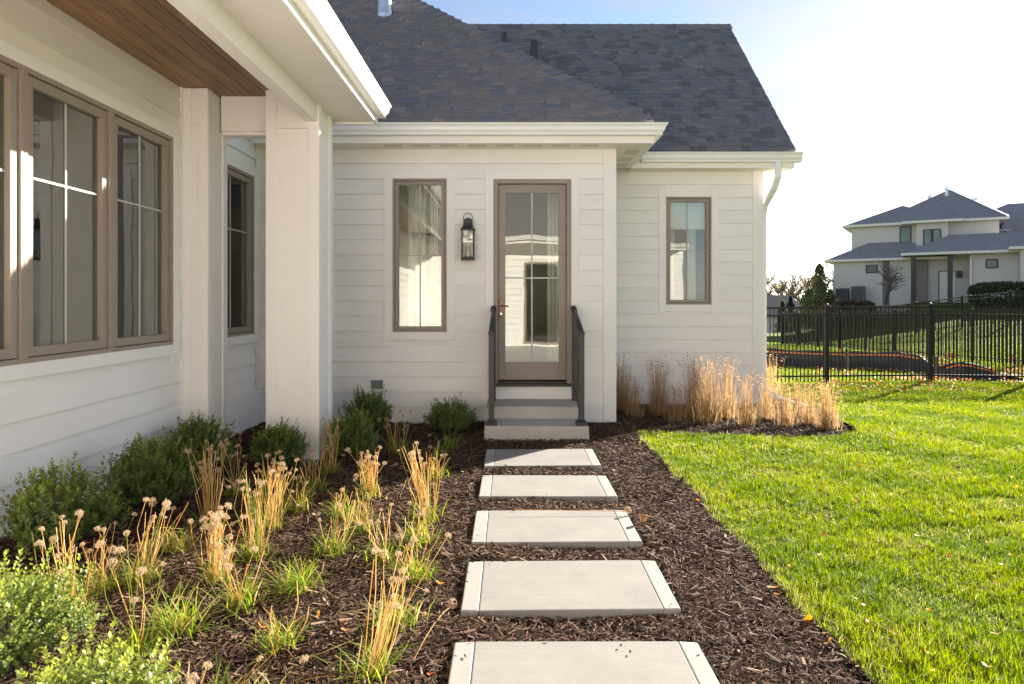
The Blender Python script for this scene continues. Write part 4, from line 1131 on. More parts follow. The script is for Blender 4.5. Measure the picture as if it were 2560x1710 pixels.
# ================================================================== SHRUBS
def boxwood(px, d, label, r, h, z0=None, leaf=0.024, sprigs=420, seed=1, sprout=0.25, light=0.0):
    g = np.random.default_rng(seed)
    x0 = (px - VX) * d / F; zb = float(bed_z(x0, d)) if z0 is None else z0
    root = thing("boxwood_shrub", label, "shrub", (x0, d, zb), "boxwood shrubs in the mulch beds")
    n = sprigs
    u = g.uniform(-0.35, 1, n); ph = g.uniform(0, 2 * np.pi, n); rr = np.sqrt(np.clip(1 - np.clip(u, -1, 1) ** 2, 0, 1))
    lump = 1 + 0.16 * np.sin(3 * ph + seed) * rr + 0.10 * np.sin(5 * ph + 2 * u * 4 + seed * 2) + g.normal(0, 0.07, n)
    shell = g.uniform(0.55, 1.0, n) ** 0.6
    zc = h * 0.45
    tip = np.stack([rr * np.cos(ph) * r * lump * shell, rr * np.sin(ph) * r * lump * shell, zc + u * (h * 0.52) * lump * shell], 1)
    sp = g.random(n) < sprout * 0.25
    tip[sp & (u > 0.2), 2] += g.uniform(0.02, 0.11, n)[sp & (u > 0.2)]
    dirv = tip - np.array([[0, 0, h * 0.18]]); dirv /= np.linalg.norm(dirv, axis=1)[:, None]
    dirv = dirv + np.array([[0, 0, 0.55]]) + g.normal(0, 0.22, (n, 3)); dirv /= np.linalg.norm(dirv, axis=1)[:, None]
    L = g.uniform(0.06, 0.12, n)
    K = 7                          # leaf pairs on a sprig
    Vs, Qs, Cs = [], [], []; kk = 0
    a1 = np.cross(dirv, np.array([[0.3, 0.5, 0.81]])); a1 /= np.linalg.norm(a1, axis=1)[:, None]; a2 = np.cross(dirv, a1)
    ph0 = g.uniform(0, 3.14, n)
    for j in range(K):
        f = j / (K - 1)
        p = tip - dirv * (L * (1 - f))[:, None]
        for sgn in (1, -1):
            ang = ph0 + (j % 2) * 1.57 + g.normal(0, .35, n)
            out = (a1 * np.cos(ang)[:, None] + a2 * np.sin(ang)[:, None]) * sgn
            op = 0.95 - 0.45 * f
            ld = out * op + dirv * (1 - op * 0.6) + g.normal(0, .15, (n, 3)); ld /= np.linalg.norm(ld, axis=1)[:, None]
            nn = np.cross(ld, np.cross(dirv, ld)); sd = np.cross(ld, dirv); sd /= (np.linalg.norm(sd, axis=1)[:, None] + 1e-6)
            ll = leaf * g.uniform(0.75, 1.2, n) * (1 - 0.25 * f * (f > .9)); lw_ = ll * 0.31
            up = np.cross(sd, ld)
            m = p + ld * (ll * 0.5)[:, None] - up * (ll * 0.05)[:, None]
            e = p + ld * ll[:, None]
            vs = np.stack([p, m + sd * lw_[:, None] + up * (ll * .09)[:, None], e, m - sd * lw_[:, None] + up * (ll * .09)[:, None]], 1).reshape(-1, 3)
            b = (np.arange(n) * 4)[:, None] + kk
            Vs.append(vs); Qs.append(np.concatenate([b + np.array([[0, 1, 2]]), b + np.array([[0, 2, 3]])])); kk += len(vs)
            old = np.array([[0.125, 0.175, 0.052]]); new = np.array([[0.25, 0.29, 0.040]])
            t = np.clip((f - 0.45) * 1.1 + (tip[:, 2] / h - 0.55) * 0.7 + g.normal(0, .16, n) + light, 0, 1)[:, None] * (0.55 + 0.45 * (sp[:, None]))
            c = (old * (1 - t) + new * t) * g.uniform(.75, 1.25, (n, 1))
            bronze = (g.random(n) < 0.025)[:, None]
            c = np.where(bronze, np.array([[0.20, 0.13, 0.05]]), c)
            Cs.append(np.repeat(c, 4, axis=0))
    me = np_mesh("foliage", np.concatenate(Vs), tris=np.concatenate(Qs), colors=np.concatenate(Cs))
    link("foliage", me, M['leaf'], root, (x0, d, zb))["kind"] = "stuff"
    mb = MB()
    for i in range(46):
        j = g.integers(0, n); t = Vector(tip[j] - dirv[j] * L[j] * 0.6)
        b0 = Vector((g.uniform(-.03, .03), g.uniform(-.03, .03), -0.02))
        mb.tube([b0, b0.lerp(t, .5) + Vector((0, 0, .03)), t], [0.005, 0.0035, 0.0018], 4, cap=False)
    mb.v = [(a + x0, b + d, c + zb) for a, b, c in mb.v]
    mb.build("stems", M['bark'], root)
    return root

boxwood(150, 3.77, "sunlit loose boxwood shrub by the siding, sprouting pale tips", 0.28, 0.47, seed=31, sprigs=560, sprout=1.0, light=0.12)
boxwood(376, 4.63, "dense shaded boxwood shrub against the siding below the casement windows", 0.29, 0.46, seed=32, sprigs=760, sprout=0.7)
boxwood(492, 5.60, "boxwood shrub at the foot of the half column", 0.27, 0.46, seed=33, sprigs=620, sprout=0.8)
boxwood(699, 5.80, "rounded boxwood shrub in front of the porch column", 0.225, 0.38, seed=34, sprigs=560, sprout=0.3)
boxwood(882, 6.15, "boxwood shrub next to the sunny side of the porch column", 0.23, 0.44, seed=35, sprigs=560, sprout=0.4)
boxwood(925, 7.32, "boxwood shrub under the dryer vent", 0.25, 0.47, seed=36, sprigs=600, sprout=0.5)
boxwood(1128, 7.30, "boxwood shrub beside the concrete steps", 0.255, 0.38, seed=37, sprigs=600, sprout=0.3)
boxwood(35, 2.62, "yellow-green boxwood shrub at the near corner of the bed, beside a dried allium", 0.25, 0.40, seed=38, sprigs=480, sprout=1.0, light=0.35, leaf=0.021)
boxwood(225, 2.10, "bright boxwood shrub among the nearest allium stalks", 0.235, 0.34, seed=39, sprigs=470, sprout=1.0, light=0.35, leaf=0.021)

# ================================================================== ALLIUMS
_heads = []
for s in range(5):
    g = np.random.default_rng(60 + s); n = 70
    v = g.normal(0, 1, (n, 3)); v[:, 2] = np.abs(v[:, 2]) * 0.9 + 0.05 * g.normal(0, 1, n) - 0.25; v /= np.linalg.norm(v, axis=1)[:, None]
    R0 = 0.021 * g.uniform(.8, 1.1, n)
    tipv = v * R0[:, None]
    Vs = []; Ts = []; Cs = []; k = 0
    sd = np.cross(v, np.array([[0.2, 0.9, 0.4]])); sd /= np.linalg.norm(sd, axis=1)[:, None]; s2 = np.cross(v, sd)
    st = np.stack([np.zeros((n, 3)) + sd * .0004, tipv + sd * .0004, tipv - sd * .0004], 1).reshape(-1, 3)
    Vs.append(st); Ts.append((np.arange(n) * 3)[:, None] + np.array([[0, 1, 2]])); Cs.append(np.tile([[0.42, 0.30, 0.17]], (3 * n, 1))); k = 3 * n
    for a in range(5):       # five dry petals on each floret
        an = a * 1.257 + g.uniform(0, 1, n)
        pd = sd * np.cos(an)[:, None] + s2 * np.sin(an)[:, None] + v * 0.55
        e = tipv + pd * (0.0062 * g.uniform(.7, 1.2, n))[:, None]; wv = np.cross(v, pd); wv /= np.linalg.norm(wv, axis=1)[:, None]
        Vs.append(np.stack([tipv - wv * .0014, tipv + wv * .0014, e], 1).reshape(-1, 3)); Ts.append((np.arange(n) * 3)[:, None] + np.array([[0, 1, 2]]) + k); k += 3 * n
        Cs.append(np.repeat(np.array([[0.56, 0.43, 0.30]]) * g.uniform(.65, 1.15, (n, 1)), 3, axis=0))
    _heads.append(np_mesh("seed_head", np.concatenate(Vs), tris=np.concatenate(Ts), colors=np.concatenate(Cs)))

def stem_mesh(pts, r0, r1, c0, c1):
    n = 4; V = []; C = []; Qd = []
    for i, p in enumerate(pts):
        f = i / (len(pts) - 1); r = r0 + (r1 - r0) * f
        for k in range(n):
            a = math.pi / 2 * k; V.append((p[0] + r * math.cos(a), p[1] + r * math.sin(a), p[2])); C.append([c0[j] + (c1[j] - c0[j]) * f for j in range(3)])
    for i in range(len(pts) - 1):
        for k in range(n): Qd.append((i * n + k, i * n + (k + 1) % n, (i + 1) * n + (k + 1) % n, (i + 1) * n + k))
    return np_mesh("stem", np.array(V), quads=np.array(Qd), colors=np.array(C), smooth=True)

def allium(px, py, label, group=None, stems=8, hgt=0.4, spread=0.10, lean=(0, 0), heads=0.5, stubs=0, leaves=40, leaf_len=0.16, seed=1, green=0.15, zb=0.0, base_r=0.04, head_scale=1.0):
    g = np.random.default_rng(1000 + seed)
    d = gd(py, 0.0); x0 = (px - VX) * d / F; zb = float(bed_z(x0, d)) + 0.004
    root = thing("allium_clump", label, "plant", (x0, d, zb), group)
    straw = [(0.62, 0.44, 0.17), (0.68, 0.53, 0.26), (0.60, 0.39, 0.14), (0.70, 0.57, 0.33)]
    grn = (0.20, 0.26, 0.045)
    hn = 0
    stems = int(stems * 1.9); hgt *= 1.06
    for i in range(stems + stubs):
        stub = i >= stems
        hh = hgt * g.uniform(0.68, 1.05) if not stub else g.uniform(0.05, 0.15)
        b = np.array([g.normal(0, base_r * .6), g.normal(0, base_r * .6), 0.0])
        tx = b[0] * 1.2 + g.normal(0, spread) * hh / hgt + lean[0] * hh; ty = b[1] * 1.2 + g.normal(0, spread) * hh / hgt + lean[1] * hh
        bow = g.normal(0, 0.015, 2)
        pts = [(b[0] + (tx - b[0]) * f + bow[0] * math.sin(f * 3.14), b[1] + (ty - b[1]) * f + bow[1] * math.sin(f * 3.14), hh * (f - 0.06 * f * f)) for f in (0, .3, .65, 1)]
        if g.random() < 0.14 and hh > 0.15:          # snapped and folded over
            kx, ky = g.normal(0, .09, 2); pts = pts[:3] + [(pts[2][0] + kx, pts[2][1] + ky, pts[2][2] - abs(g.normal(.02, .05)))]
        elif g.random() < 0.2:
            pts = [(a_ + g.normal(0, .012) * f_, b_ + g.normal(0, .012) * f_, c_) for (a_, b_, c_), f_ in zip(pts, (0, 1, 2, 2))]
        c1 = straw[g.integers(0, 4)]; c0 = tuple(v * .85 for v in c1)
        if g.random() < green: c0 = grn; c1 = (0.30, 0.30, 0.06)
        s = link("stem", stem_mesh(pts, 0.0023, 0.0014, c0, c1), M['straw'], root, (x0, d, zb))
        if not stub and g.random() < heads:
            p = Vector(pts[-1]) + Vector((x0, d, zb))
            hd = link("seed_head", _heads[g.integers(0, 5)], M['straw'], s, p)
            hd.rotation_euler = (g.normal(0, .3), g.normal(0, .3), g.uniform(0, 6)); k = g.uniform(.36, .84) * head_scale; hd.scale = (k, k, k)
    if leaves:
        n = int(leaves * 1.7); leaf_len *= 1.15
        az = g.uniform(0, 6.28, n); ln = leaf_len * g.uniform(.55, 1.15, n); lean_ = g.uniform(0.15, 1.0, n); curl = g.uniform(.2, 1.1, n)
        x = g.normal(0, base_r, n); y = g.normal(0, base_r, n)
        t = g.random((n, 1))
        c = np.array([[0.11, 0.20, 0.022]]) * (1 - t) + np.array([[0.28, 0.33, 0.035]]) * t
        dryl = (g.random(n) < 0.16)[:, None]
        c = np.where(dryl, np.array([[0.50, 0.36, 0.15]]), c) * g.uniform(.8, 1.2, (n, 1))
        # three-segment strap leaves
        dv = np.stack([np.cos(az), np.sin(az), np.zeros(n)], 1); sv = np.stack([-np.sin(az), np.cos(az), np.zeros(n)], 1); up = np.array([[0, 0, 1.]])
        p = np.stack([x, y, np.zeros(n)], 1); rows_ = []; ang = lean_.copy()
        wd = g.uniform(0.0035, 0.0065, n)
        for j, wk in enumerate((0.8, 1.0, 0.85, 0.1)):
            rows_.append(p - sv * (wd * wk / 2)[:, None]); rows_.append(p + sv * (wd * wk / 2)[:, None])
            p = p + (dv * np.sin(ang)[:, None] + up * np.cos(ang)[:, None]) * (ln / 3)[:, None]; ang = ang + curl * 0.6
        V = np.stack(rows_, 1).reshape(-1, 3); V[:, 2] = np.maximum(V[:, 2], 0.004)
        b = (np.arange(n) * 8)[:, None]
        Qd = np.concatenate([b + np.array([[2 * j, 2 * j + 1, 2 * j + 3, 2 * j + 2]]) for j in range(3)])
        lf = link("leaf_tuft", np_mesh("leaf_tuft", V, quads=Qd, colors=np.repeat(c, 8, axis=0)), M['blade'], root, (x0, d, zb)); lf["kind"] = "stuff"
    return root

TL = iter(['low green allium tuft with short dry stubs beside the shaded paver', 'upright green allium tuft between the steps and the shaded paver', 'bright green allium tuft alone in the open mulch, with long arching blades', 'green allium tuft with pale broken stubs next to the arching stalks', 'half-hidden green allium tuft at the very near edge of the mulch'])
TUFT = ("low green allium tuft with short dry stubs in the mulch", "leafy allium tufts without seed heads")
allium(542, 1462, "tan allium clump topped by one dense mass of seed heads", stems=20, hgt=0.36, spread=0.045, heads=0.85, leaves=26, seed=1, stubs=8, head_scale=1.15)
allium(525, 1312, "tall straw-coloured allium clump rising behind the densest seed heads", stems=22, hgt=0.53, spread=0.045, heads=0.5, leaves=30, seed=2, head_scale=1.15)
allium(640, 1395, "allium clump with green-striped upright stalks and many heads", stems=20, hgt=0.47, spread=0.05, heads=0.5, leaves=40, seed=3, green=0.45)
allium(682, 1326, "wide allium clump of criss-crossing tan stalks with pale heads", stems=26, hgt=0.46, spread=0.07, heads=0.5, leaves=24, seed=4, lean=(0.08, 0))
allium(590, 1242, "shaded allium with a few brown heads in front of the column shrub", stems=7, hgt=0.44, spread=0.07, heads=0.9, leaves=44, seed=5, green=0.4)
allium(748, 1280, "allium clump of bent bare stalks over green leaves near a curled tan leaf", stems=8, hgt=0.30, spread=0.12, heads=0.25, leaves=60, seed=6, stubs=4)
allium(785, 1228, "shaded allium with stiff headless stalks in front of the column", stems=9, hgt=0.32, spread=0.05, heads=0.15, leaves=56, seed=7, lean=(-0.1, 0))
allium(826, 1184, "allium clump standing against the sunny side of the column", stems=14, hgt=0.45, spread=0.06, heads=0.6, leaves=60, seed=8)
allium(853, 1298, "green allium tuft with pale broken stalks beside the leaning one", stems=7, hgt=0.20, spread=0.05, heads=0.3, leaves=70, seed=9, stubs=6)
allium(923, 1246, "compact golden allium clump crowned by bunched seed heads", stems=24, hgt=0.34, spread=0.05, heads=0.65, leaves=44, seed=10, lean=(-0.05, 0))
allium(834, 1380, "allium clump whose stalks lean over toward the pavers", stems=9, hgt=0.26, spread=0.06, heads=0.1, leaves=74, seed=11, lean=(0.32, 0.25))
allium(995, 1136, "shaded allium with fanned dark stalks near the facade", stems=12, hgt=0.40, spread=0.12, heads=0.6, leaves=80, seed=12, green=0.4, lean=(-0.05, 0))
allium(1046, 1362, "leafy allium clump with cut stalks by the third paver", stems=6, hgt=0.24, spread=0.05, heads=0.4, leaves=84, seed=13, stubs=5, lean=(-0.05, 0))
allium(1068, 1298, "tallest golden allium beside the second paver, heads leaning to the porch", stems=22, hgt=0.50, spread=0.06, heads=0.4, leaves=70, seed=14, lean=(-0.13, 0.02))
allium(1085, 1196, "small allium with a few round heads next to the shaded paver", stems=5, hgt=0.24, spread=0.10, heads=0.8, leaves=40, seed=15)
allium(1100, 1148, next(TL), TUFT[1], stems=0, leaves=36, seed=16, stubs=1)
allium(1122, 1122, next(TL), TUFT[1], stems=0, leaves=46, seed=17, stubs=2, leaf_len=0.2)
allium(1036, 1452, "leafy allium clump with a bent tan stalk by the gap after the third paver", stems=6, hgt=0.26, spread=0.08, heads=0.3, leaves=90, seed=18, stubs=6)
allium(982, 1574, "dark green allium tuft beside the fourth paver with a stray stalk", stems=3, hgt=0.34, spread=0.16, heads=0.7, leaves=74, seed=19, stubs=2)
allium(922, 1690, "allium with long slender leaning stalks near the last paver", stems=12, hgt=0.42, spread=0.04, heads=0.45, leaves=44, seed=20, lean=(0.22, 0.1))
allium(747, 1478, next(TL), TUFT[1], stems=2, hgt=0.2, heads=0.0, leaves=90, seed=21, stubs=3, leaf_len=0.2)
allium(703, 1614, "flattened bluish allium tuft beside a large orange leaf", stems=5, hgt=0.24, spread=0.12, heads=0.0, leaves=52, seed=22, stubs=5, leaf_len=0.13)
allium(443, 1584, next(TL), TUFT[1], stems=2, hgt=0.18, heads=0.0, leaves=92, seed=23, stubs=7, leaf_len=0.19)
allium(352, 1460, "leaning allium clump with two flat-topped heads and a fan of leaves", stems=13, hgt=0.40, spread=0.07, heads=0.45, leaves=60, seed=24, lean=(0.18, 0.15), head_scale=1.1)
allium(436, 1376, "allium clump cut down to a short tan stubble", stems=0, hgt=0.2, heads=0.0, leaves=50, seed=25, stubs=34, base_r=0.05)
allium(165, 1545, "allium clump of stalks leaning toward the siding over a small boxwood", stems=14, hgt=0.42, spread=0.06, heads=0.4, leaves=60, seed=26, lean=(-0.15, 0.1))
allium(337, 1640, "allium with five long arching stalks behind the nearest boxwood", stems=6, hgt=0.46, spread=0.07, heads=0.7, leaves=50, seed=27, green=0.4, head_scale=1.15)
allium(500, 1790, "allium at the very edge of the bed with brown round heads close to the viewer", stems=5, hgt=0.20, spread=0.12, heads=0.9, leaves=30, seed=28, head_scale=1.1)
allium(640, 1800, next(TL), TUFT[1], stems=2, hgt=0.2, heads=0.3, leaves=40, seed=29, stubs=1)

allium(905, 1330, "low tan allium clump in the open mulch between two leaning ones", stems=9, hgt=0.26, spread=0.08, heads=0.35, leaves=50, seed=41, stubs=6)
allium(610, 1520, "loose allium clump with splayed bare stalks in the open near mulch", stems=7, hgt=0.30, spread=0.13, heads=0.3, leaves=46, seed=42, stubs=5)
allium(960, 1400, "small golden allium with nodding heads toward the fourth paver", stems=8, hgt=0.30, spread=0.07, heads=0.5, leaves=50, seed=43, lean=(-0.1, 0.05))
allium(250, 1480, "straw allium clump close to the sunlit boxwood by the siding", stems=9, hgt=0.34, spread=0.09, heads=0.4, leaves=50, seed=44, lean=(0.1, 0.1))
# bark crumbs spilled over the paver edges
g = np.random.default_rng(77); V = []; Q = []; k = 0
for a, b, _ in PV:
    for i in range(5):
        e = g.integers(0, 4); u = g.random(); q = abs(g.normal(0, .022)) + .003
        x = [-.225 + q, .762 - q, -.22 + .98 * u, -.22 + .98 * u][e]; y = [a + (b - a) * u, a + (b - a) * u, a + q, b - q][e]
        an = g.uniform(0, 6.28); L = g.uniform(.003, .012); w = L * g.uniform(.2, .5); d = np.array([math.cos(an), math.sin(an), 0]) * L; s_ = np.array([-math.sin(an), math.cos(an), 0]) * w; c = np.array([x, y, .0325]); up = np.array([0, 0, .003])
        V += [c - d - s_, c - d + up, c - d + s_, c + d - s_, c + d + up, c + d + s_]; Q += [(k, k + 3, k + 4, k + 1), (k + 1, k + 4, k + 5, k + 2)]; k += 6
o = link("bark_crumbs", np_mesh("bark_crumbs", np.array(V), quads=np.array(Q), colors=np.tile([[0.11, 0.07, 0.05]], (len(V), 1))), M['chip'])
tag(o, "bark crumbs spilled over the edges of the pavers", "mulch", kind="stuff")
# fallen stalks lying on the mulch
def stalk(p0, p1, label, headed=False, arch=0.01):
    m = [(Vector(p0).lerp(Vector(p1), f) + Vector((0, 0, arch * math.sin(f * math.pi) + 0.012))) for f in (0, .25, .5, .75, 1)]
    o0 = m[0].copy(); zz = o0.copy()
    root = thing("fallen_stalk", label, "stalk", tuple(zz), "dry stalks lying on the mulch")
    mb = MB(); mb.tube(m, 0.002, 4); me = mb.mesh("stem", zz)
    a_ = me.color_attributes.new("Col", 'FLOAT_COLOR', 'POINT')
    for dd in a_.data: dd.color = (0.52, 0.33, 0.14, 1)
    link("stem", me, M['straw'], root, tuple(zz))
    if headed:
        hd = link("seed_head", _heads[1], M['straw'], root, m[-1] + Vector((0, 0, 0.008))); hd.rotation_euler = (1.2, 0.3, 0.2)
def gp(px, py, dz=0.0):
    d = gd(py, dz); x = (px - VX) * d / F; return (x, d, float(bed_z(x, d)) + dz)
stalk(gp(1035, 1655), gp(1130, 1515), "dry stalk with a round seed head slanting toward the fourth paver", True, 0.03)
stalk(gp(1000, 1655), gp(1043, 1580), "short dry stalk lying near the last paver", False, 0.01)
stalk(gp(840, 1693), gp(740, 1706), "long thin stalk lying at the near edge of the mulch", False, 0.01)
stalk(gp(1290, 1277, 0.05), gp(1570, 1279, 0.05), "thin orange stalk lying along the far edge of the third paver", True, 0.0)
stalk(gp(1028, 1275), gp(940, 1232), "thin stalk lying between two golden allium clumps", False, 0.01)

# ================================================================== ORNAMENTAL GRASSES
def ornamental(px, py, top, label, group, seed, n=165, tall=True, zb=None):
    g = np.random.default_rng(2000 + seed)
    d = 1.47 * F / (py - VY); x0 = (px - VX) * d / F; zb = -0.052
    H = max(0.28, (py - top) * d / F)
    root = thing("ornamental_grass", label, "grass clump", (x0, d, zb), group)
    x = g.normal(0, 0.055, n); y = g.normal(0, 0.055, n); az = np.arctan2(y, x) + g.normal(0, .5, n)
    h = H * g.uniform(0.45, 0.98, n) * (1 - 0.35 * g.random(n)); lean = np.abs(g.normal(0.08, 0.11, n)) + 0.5 * (g.random(n) < .05); curl = np.abs(g.normal(0.12, .22, n))
    t = g.random((n, 1)); c = (np.array([[0.34, 0.225, 0.110]]) * (1 - t) + np.array([[0.50, 0.37, 0.21]]) * t) * g.uniform(.7, 1.1, (n, 1))
    V, Qd, T, C = blades(x, y, np.zeros(n), h, np.full(n, 0.0036), az, lean, curl, c, g)
    link("blades", np_mesh("blades", V, tris=T, quads=Qd, colors=C), M['straw'], root, (x0, d, zb))["kind"] = "stuff"
    # flowering culms with eyelash-like seed spikes
    m = 60; Vs = []; Qs = []; Cs = []; k = 0
    for i in range(m):
        a = g.uniform(0, 6.28); l = abs(g.normal(0.10, 0.07)); hh = H * g.uniform(.75, 1.18)
        p0 = np.array([g.normal(0, .035), g.normal(0, .035), 0]); dv = np.array([math.cos(a), math.sin(a), 0])
        p1 = p0 + dv * hh * math.sin(l) * .5 + np.array([0, 0, hh * .6]); p2 = p0 + dv * hh * math.sin(l) * 1.2 + np.array([0, 0, hh])
        s = np.array([-math.sin(a), math.cos(a), 0]) * 0.0016
        cc = np.array([0.42, 0.27, 0.13]) * g.uniform(.7, 1.1)
        Vs += [p0 - s, p0 + s, p1 + s, p1 - s, p2 + s * .6, p2 - s * .6]; Qs += [(k, k + 1, k + 2, k + 3), (k + 3, k + 2, k + 4, k + 5)]; Cs += [cc] * 6; k += 6
        for q in range(g.integers(1, 3)):
            b = p2 - (p2 - p1) * (0.16 * q); e = b + np.array([math.cos(a + g.normal(0, .8)), math.sin(a + g.normal(0, .8)), g.normal(0, .35)]) * g.uniform(.018, .03)
            u_ = np.array([0, 0, 0.0026])
            Vs += [b - u_, b + u_, e + u_, e - u_]; Qs.append((k, k + 1, k + 2, k + 3)); Cs += [np.array([0.30, 0.19, 0.10]) * g.uniform(.7, 1.5)] * 4; k += 4
    link("seed_spikes", np_mesh("seed_spikes", np.array(Vs), quads=np.array(Qs), colors=np.array(Cs)), M['straw'], root, (x0, d, zb))["kind"] = "stuff"
OG = ("tan ornamental grass clump in the row along the gable wing wall", "ornamental grasses along the gable wing")
LG = ("golden ornamental grass clump at the lawn end of the bed", "ornamental grasses at the end of the bed")
for i, (px, py, top, lg) in enumerate([(1550, 1033, 900, OG), (1562, 1036, 930, OG), (1587, 1049, 955, OG), (1640, 1041, 908, OG), (1652, 1036, 925, OG), (1690, 1060, 972, OG), (1731, 1052, 908, OG), (1742, 1047, 925, OG), (1765, 1061, 915, OG), (1783, 1058, 935, OG),
                                       (1821, 1049, 908, OG), (1868, 1065, 950, OG), (1918, 1052, 950, OG), (1966, 1069, 972, LG), (1995, 1046, 962, LG), (2027, 1066, 972, LG), (2066, 1077, 965, LG), (2075, 1074, 985, LG)]):
    ornamental(px, py, top, lg[0], lg[1], i)
ornamental(1930, 1012, 902, "tall pale grass clump growing behind the downspout", None, 40)

# ================================================================== FALLEN LEAVES
_lv = []
for s in range(6):
    g = np.random.default_rng(300 + s); nv = 9
    rim = []
    for k in range(nv):
        a = 2 * math.pi * k / nv; r = (0.5 + 0.5 * abs(math.cos(a * 1.0))) * g.uniform(.7, 1.05)
        rim.append((math.cos(a) * r * 0.030, math.sin(a) * r * 0.018, 0.006 * math.cos(2 * a) + g.normal(0, .0025) + 0.006))
    V = np.array([(0, 0, 0.001)] + rim); T = np.array([(0, 1 + k, 1 + (k + 1) % nv) for k in range(nv)])
    c = [(0.62, 0.24, 0.03), (0.50, 0.13, 0.025), (0.66, 0.36, 0.08), (0.42, 0.22, 0.09), (0.60, 0.46, 0.26), (0.62, 0.20, 0.03)][s]
    _lv.append(np_mesh("fallen_leaf", V, tris=T, colors=np.tile([c], (len(V), 1)) * g.uniform(.85, 1.1, (len(V), 1))))
def leaf(x, y, z, lab, grp, k, sc=1.0, g=np.random.default_rng(5)):
    o = link("fallen_leaf", _lv[k], M['fallen'], None, (x, y, z)); o.rotation_euler = (g.normal(0, .35), g.normal(0, .35), g.uniform(0, 6.3)); o.scale = (sc,) * 3
    tag(o, lab, "leaf", grp)
LL = ("small orange fallen leaf resting on the lawn grass", "orange leaves on the lawn")
ML = ("dry fallen leaf lying on the dark mulch", "dry leaves on the mulch")
for px, py in [(1727, 1186), (1735, 1203), (1798, 1224), (1866, 1297), (1970, 1258), (1958, 1253), (1889, 1190), (2050, 1392), (2118, 1393), (2321, 1532), (2230, 1583), (2240, 1590), (2064, 1341), (2096, 1178), (2228, 1240), (2135, 1255), (2468, 1360), (2491, 1461), (2440, 1292), (2527, 1199), (2542, 1224), (2380, 1188), (2061, 1086), (2150, 1096), (2300, 1371), (2467, 1672), (2330, 1684), (1972, 1420), (2547, 1396)] + [(int(random.uniform(1750, 2550)), int(random.uniform(1010, 1640))) for _ in range(30)]:
    z = 0.0; d = gd(py, 0.03); x = (px - VX) * d / F
    if bool(in_bed(x - .08, d)) or bool(in_bed(x, d)): continue
    leaf(x, d, float(ground_z(x, d)) + 0.040, LL[0], LL[1], random.choice([0, 1, 2, 5]), random.uniform(.55, .85))
for px, py, k, s in [(655, 1563, 0, 1.15), (865, 1579, 3, .9), (792, 1290, 4, 1.2), (746, 1300, 0, .5), (1100, 1457, 0, .9), (1022, 1446, 3, 1.0), (1545, 1260, 0, .8), (968, 1246, 4, .8), (1075, 1686, 1, .6), (452, 1470, 4, .9), (795, 1538, 2, .8), (1745, 1252, 0, 1.0), (1935, 1466, 2, 1.1), (1947, 1483, 0, .8), (2018, 1550, 0, 1.5), (2073, 1603, 2, .9), (1600, 1105, 3, .9), (1835, 1060, 4, 1.1), (217, 1370, 0, 1.0), (1498, 1051, 3, 1.0), (1640, 1152, 3, .8)]:
    x, y, z = gp(px, py, 0.02); leaf(x, y, z + 0.008, ML[0], ML[1], k, s)
# curled leaf standing on the edge of the third paver, throwing a long shadow
o = link("fallen_leaf", _lv[3], M['fallen'], None, (0.815, 4.29, 0.055)); o.rotation_euler = (1.3, 0.2, 0.8); o.scale = (2.2, 2.2, 2.2)
tag(o, "curled brown leaf standing up against the third paver", "leaf")
_chip = _lv[3].copy(); _chip.materials.clear()
for (x, y, k) in [(0.44, 2.74, 3), (0.47, 2.69, 3), (0.755, 2.70, 3)]:
    o = link("bark_chip", _chip, M['bark'], None, (x, y, 0.034)); o.scale = (.45, .45, .45); o.rotation_euler = (0.2, 0.1, x * 9)
    tag(o, "brown chip lying on top of the fifth paver", "chip", "chips on the fifth paver")

# ================================================================== BACKGROUND
M['nb_wall'] = simple("neighbour_siding", (0.66, 0.61, 0.565), 0.7, var=0.03)
M['nb_trim'] = simple("neighbour_trim", (0.84, 0.79, 0.72), 0.6, var=0.02)
M['nb_roof'] = simple("neighbour_shingle", (0.29, 0.275, 0.285), 0.9, var=0.2, scale=5.0, bump=0.8, bscale=14, spec=0.15)  # base colour raised to stand in for distance haze and glare
M['nb_dark'] = simple("neighbour_dark_post", (0.045, 0.038, 0.035), 0.5)
M['nb_glass'] = simple("neighbour_glass", (0.15, 0.21, 0.19), 0.12, var=0.35, scale=1.2, spec=0.35)  # opaque pane, reflected trees painted in as mottled teal
M['ac'] = simple("ac_cabinet", (0.12, 0.125, 0.135), 0.5, metal=0.3)
M['ac_grille'] = simple("ac_grille", (0.05, 0.052, 0.058), 0.5)
M['silt'] = simple("black_silt_fabric", (0.020, 0.020, 0.025), 0.6, var=0.2, bump=0.3, bscale=40)
M['orange'] = simple("orange_stripe", (0.62, 0.20, 0.07), 0.6)
M['flag_o'] = simple("orange_flag", (0.80, 0.13, 0.03), 0.5)
M['flag_p'] = simple("pink_flag", (0.80, 0.06, 0.10), 0.5)
M['wire'] = simple("flag_wire", (0.3, 0.3, 0.3), 0.4)
M['stone'] = simple("block_wall_stone", (0.36, 0.29, 0.235), 0.9, var=0.2)
M['stake'] = simple("wood_stake", (0.20, 0.14, 0.09), 0.8)

def gz(x, y): return float(ground_z(x, y))

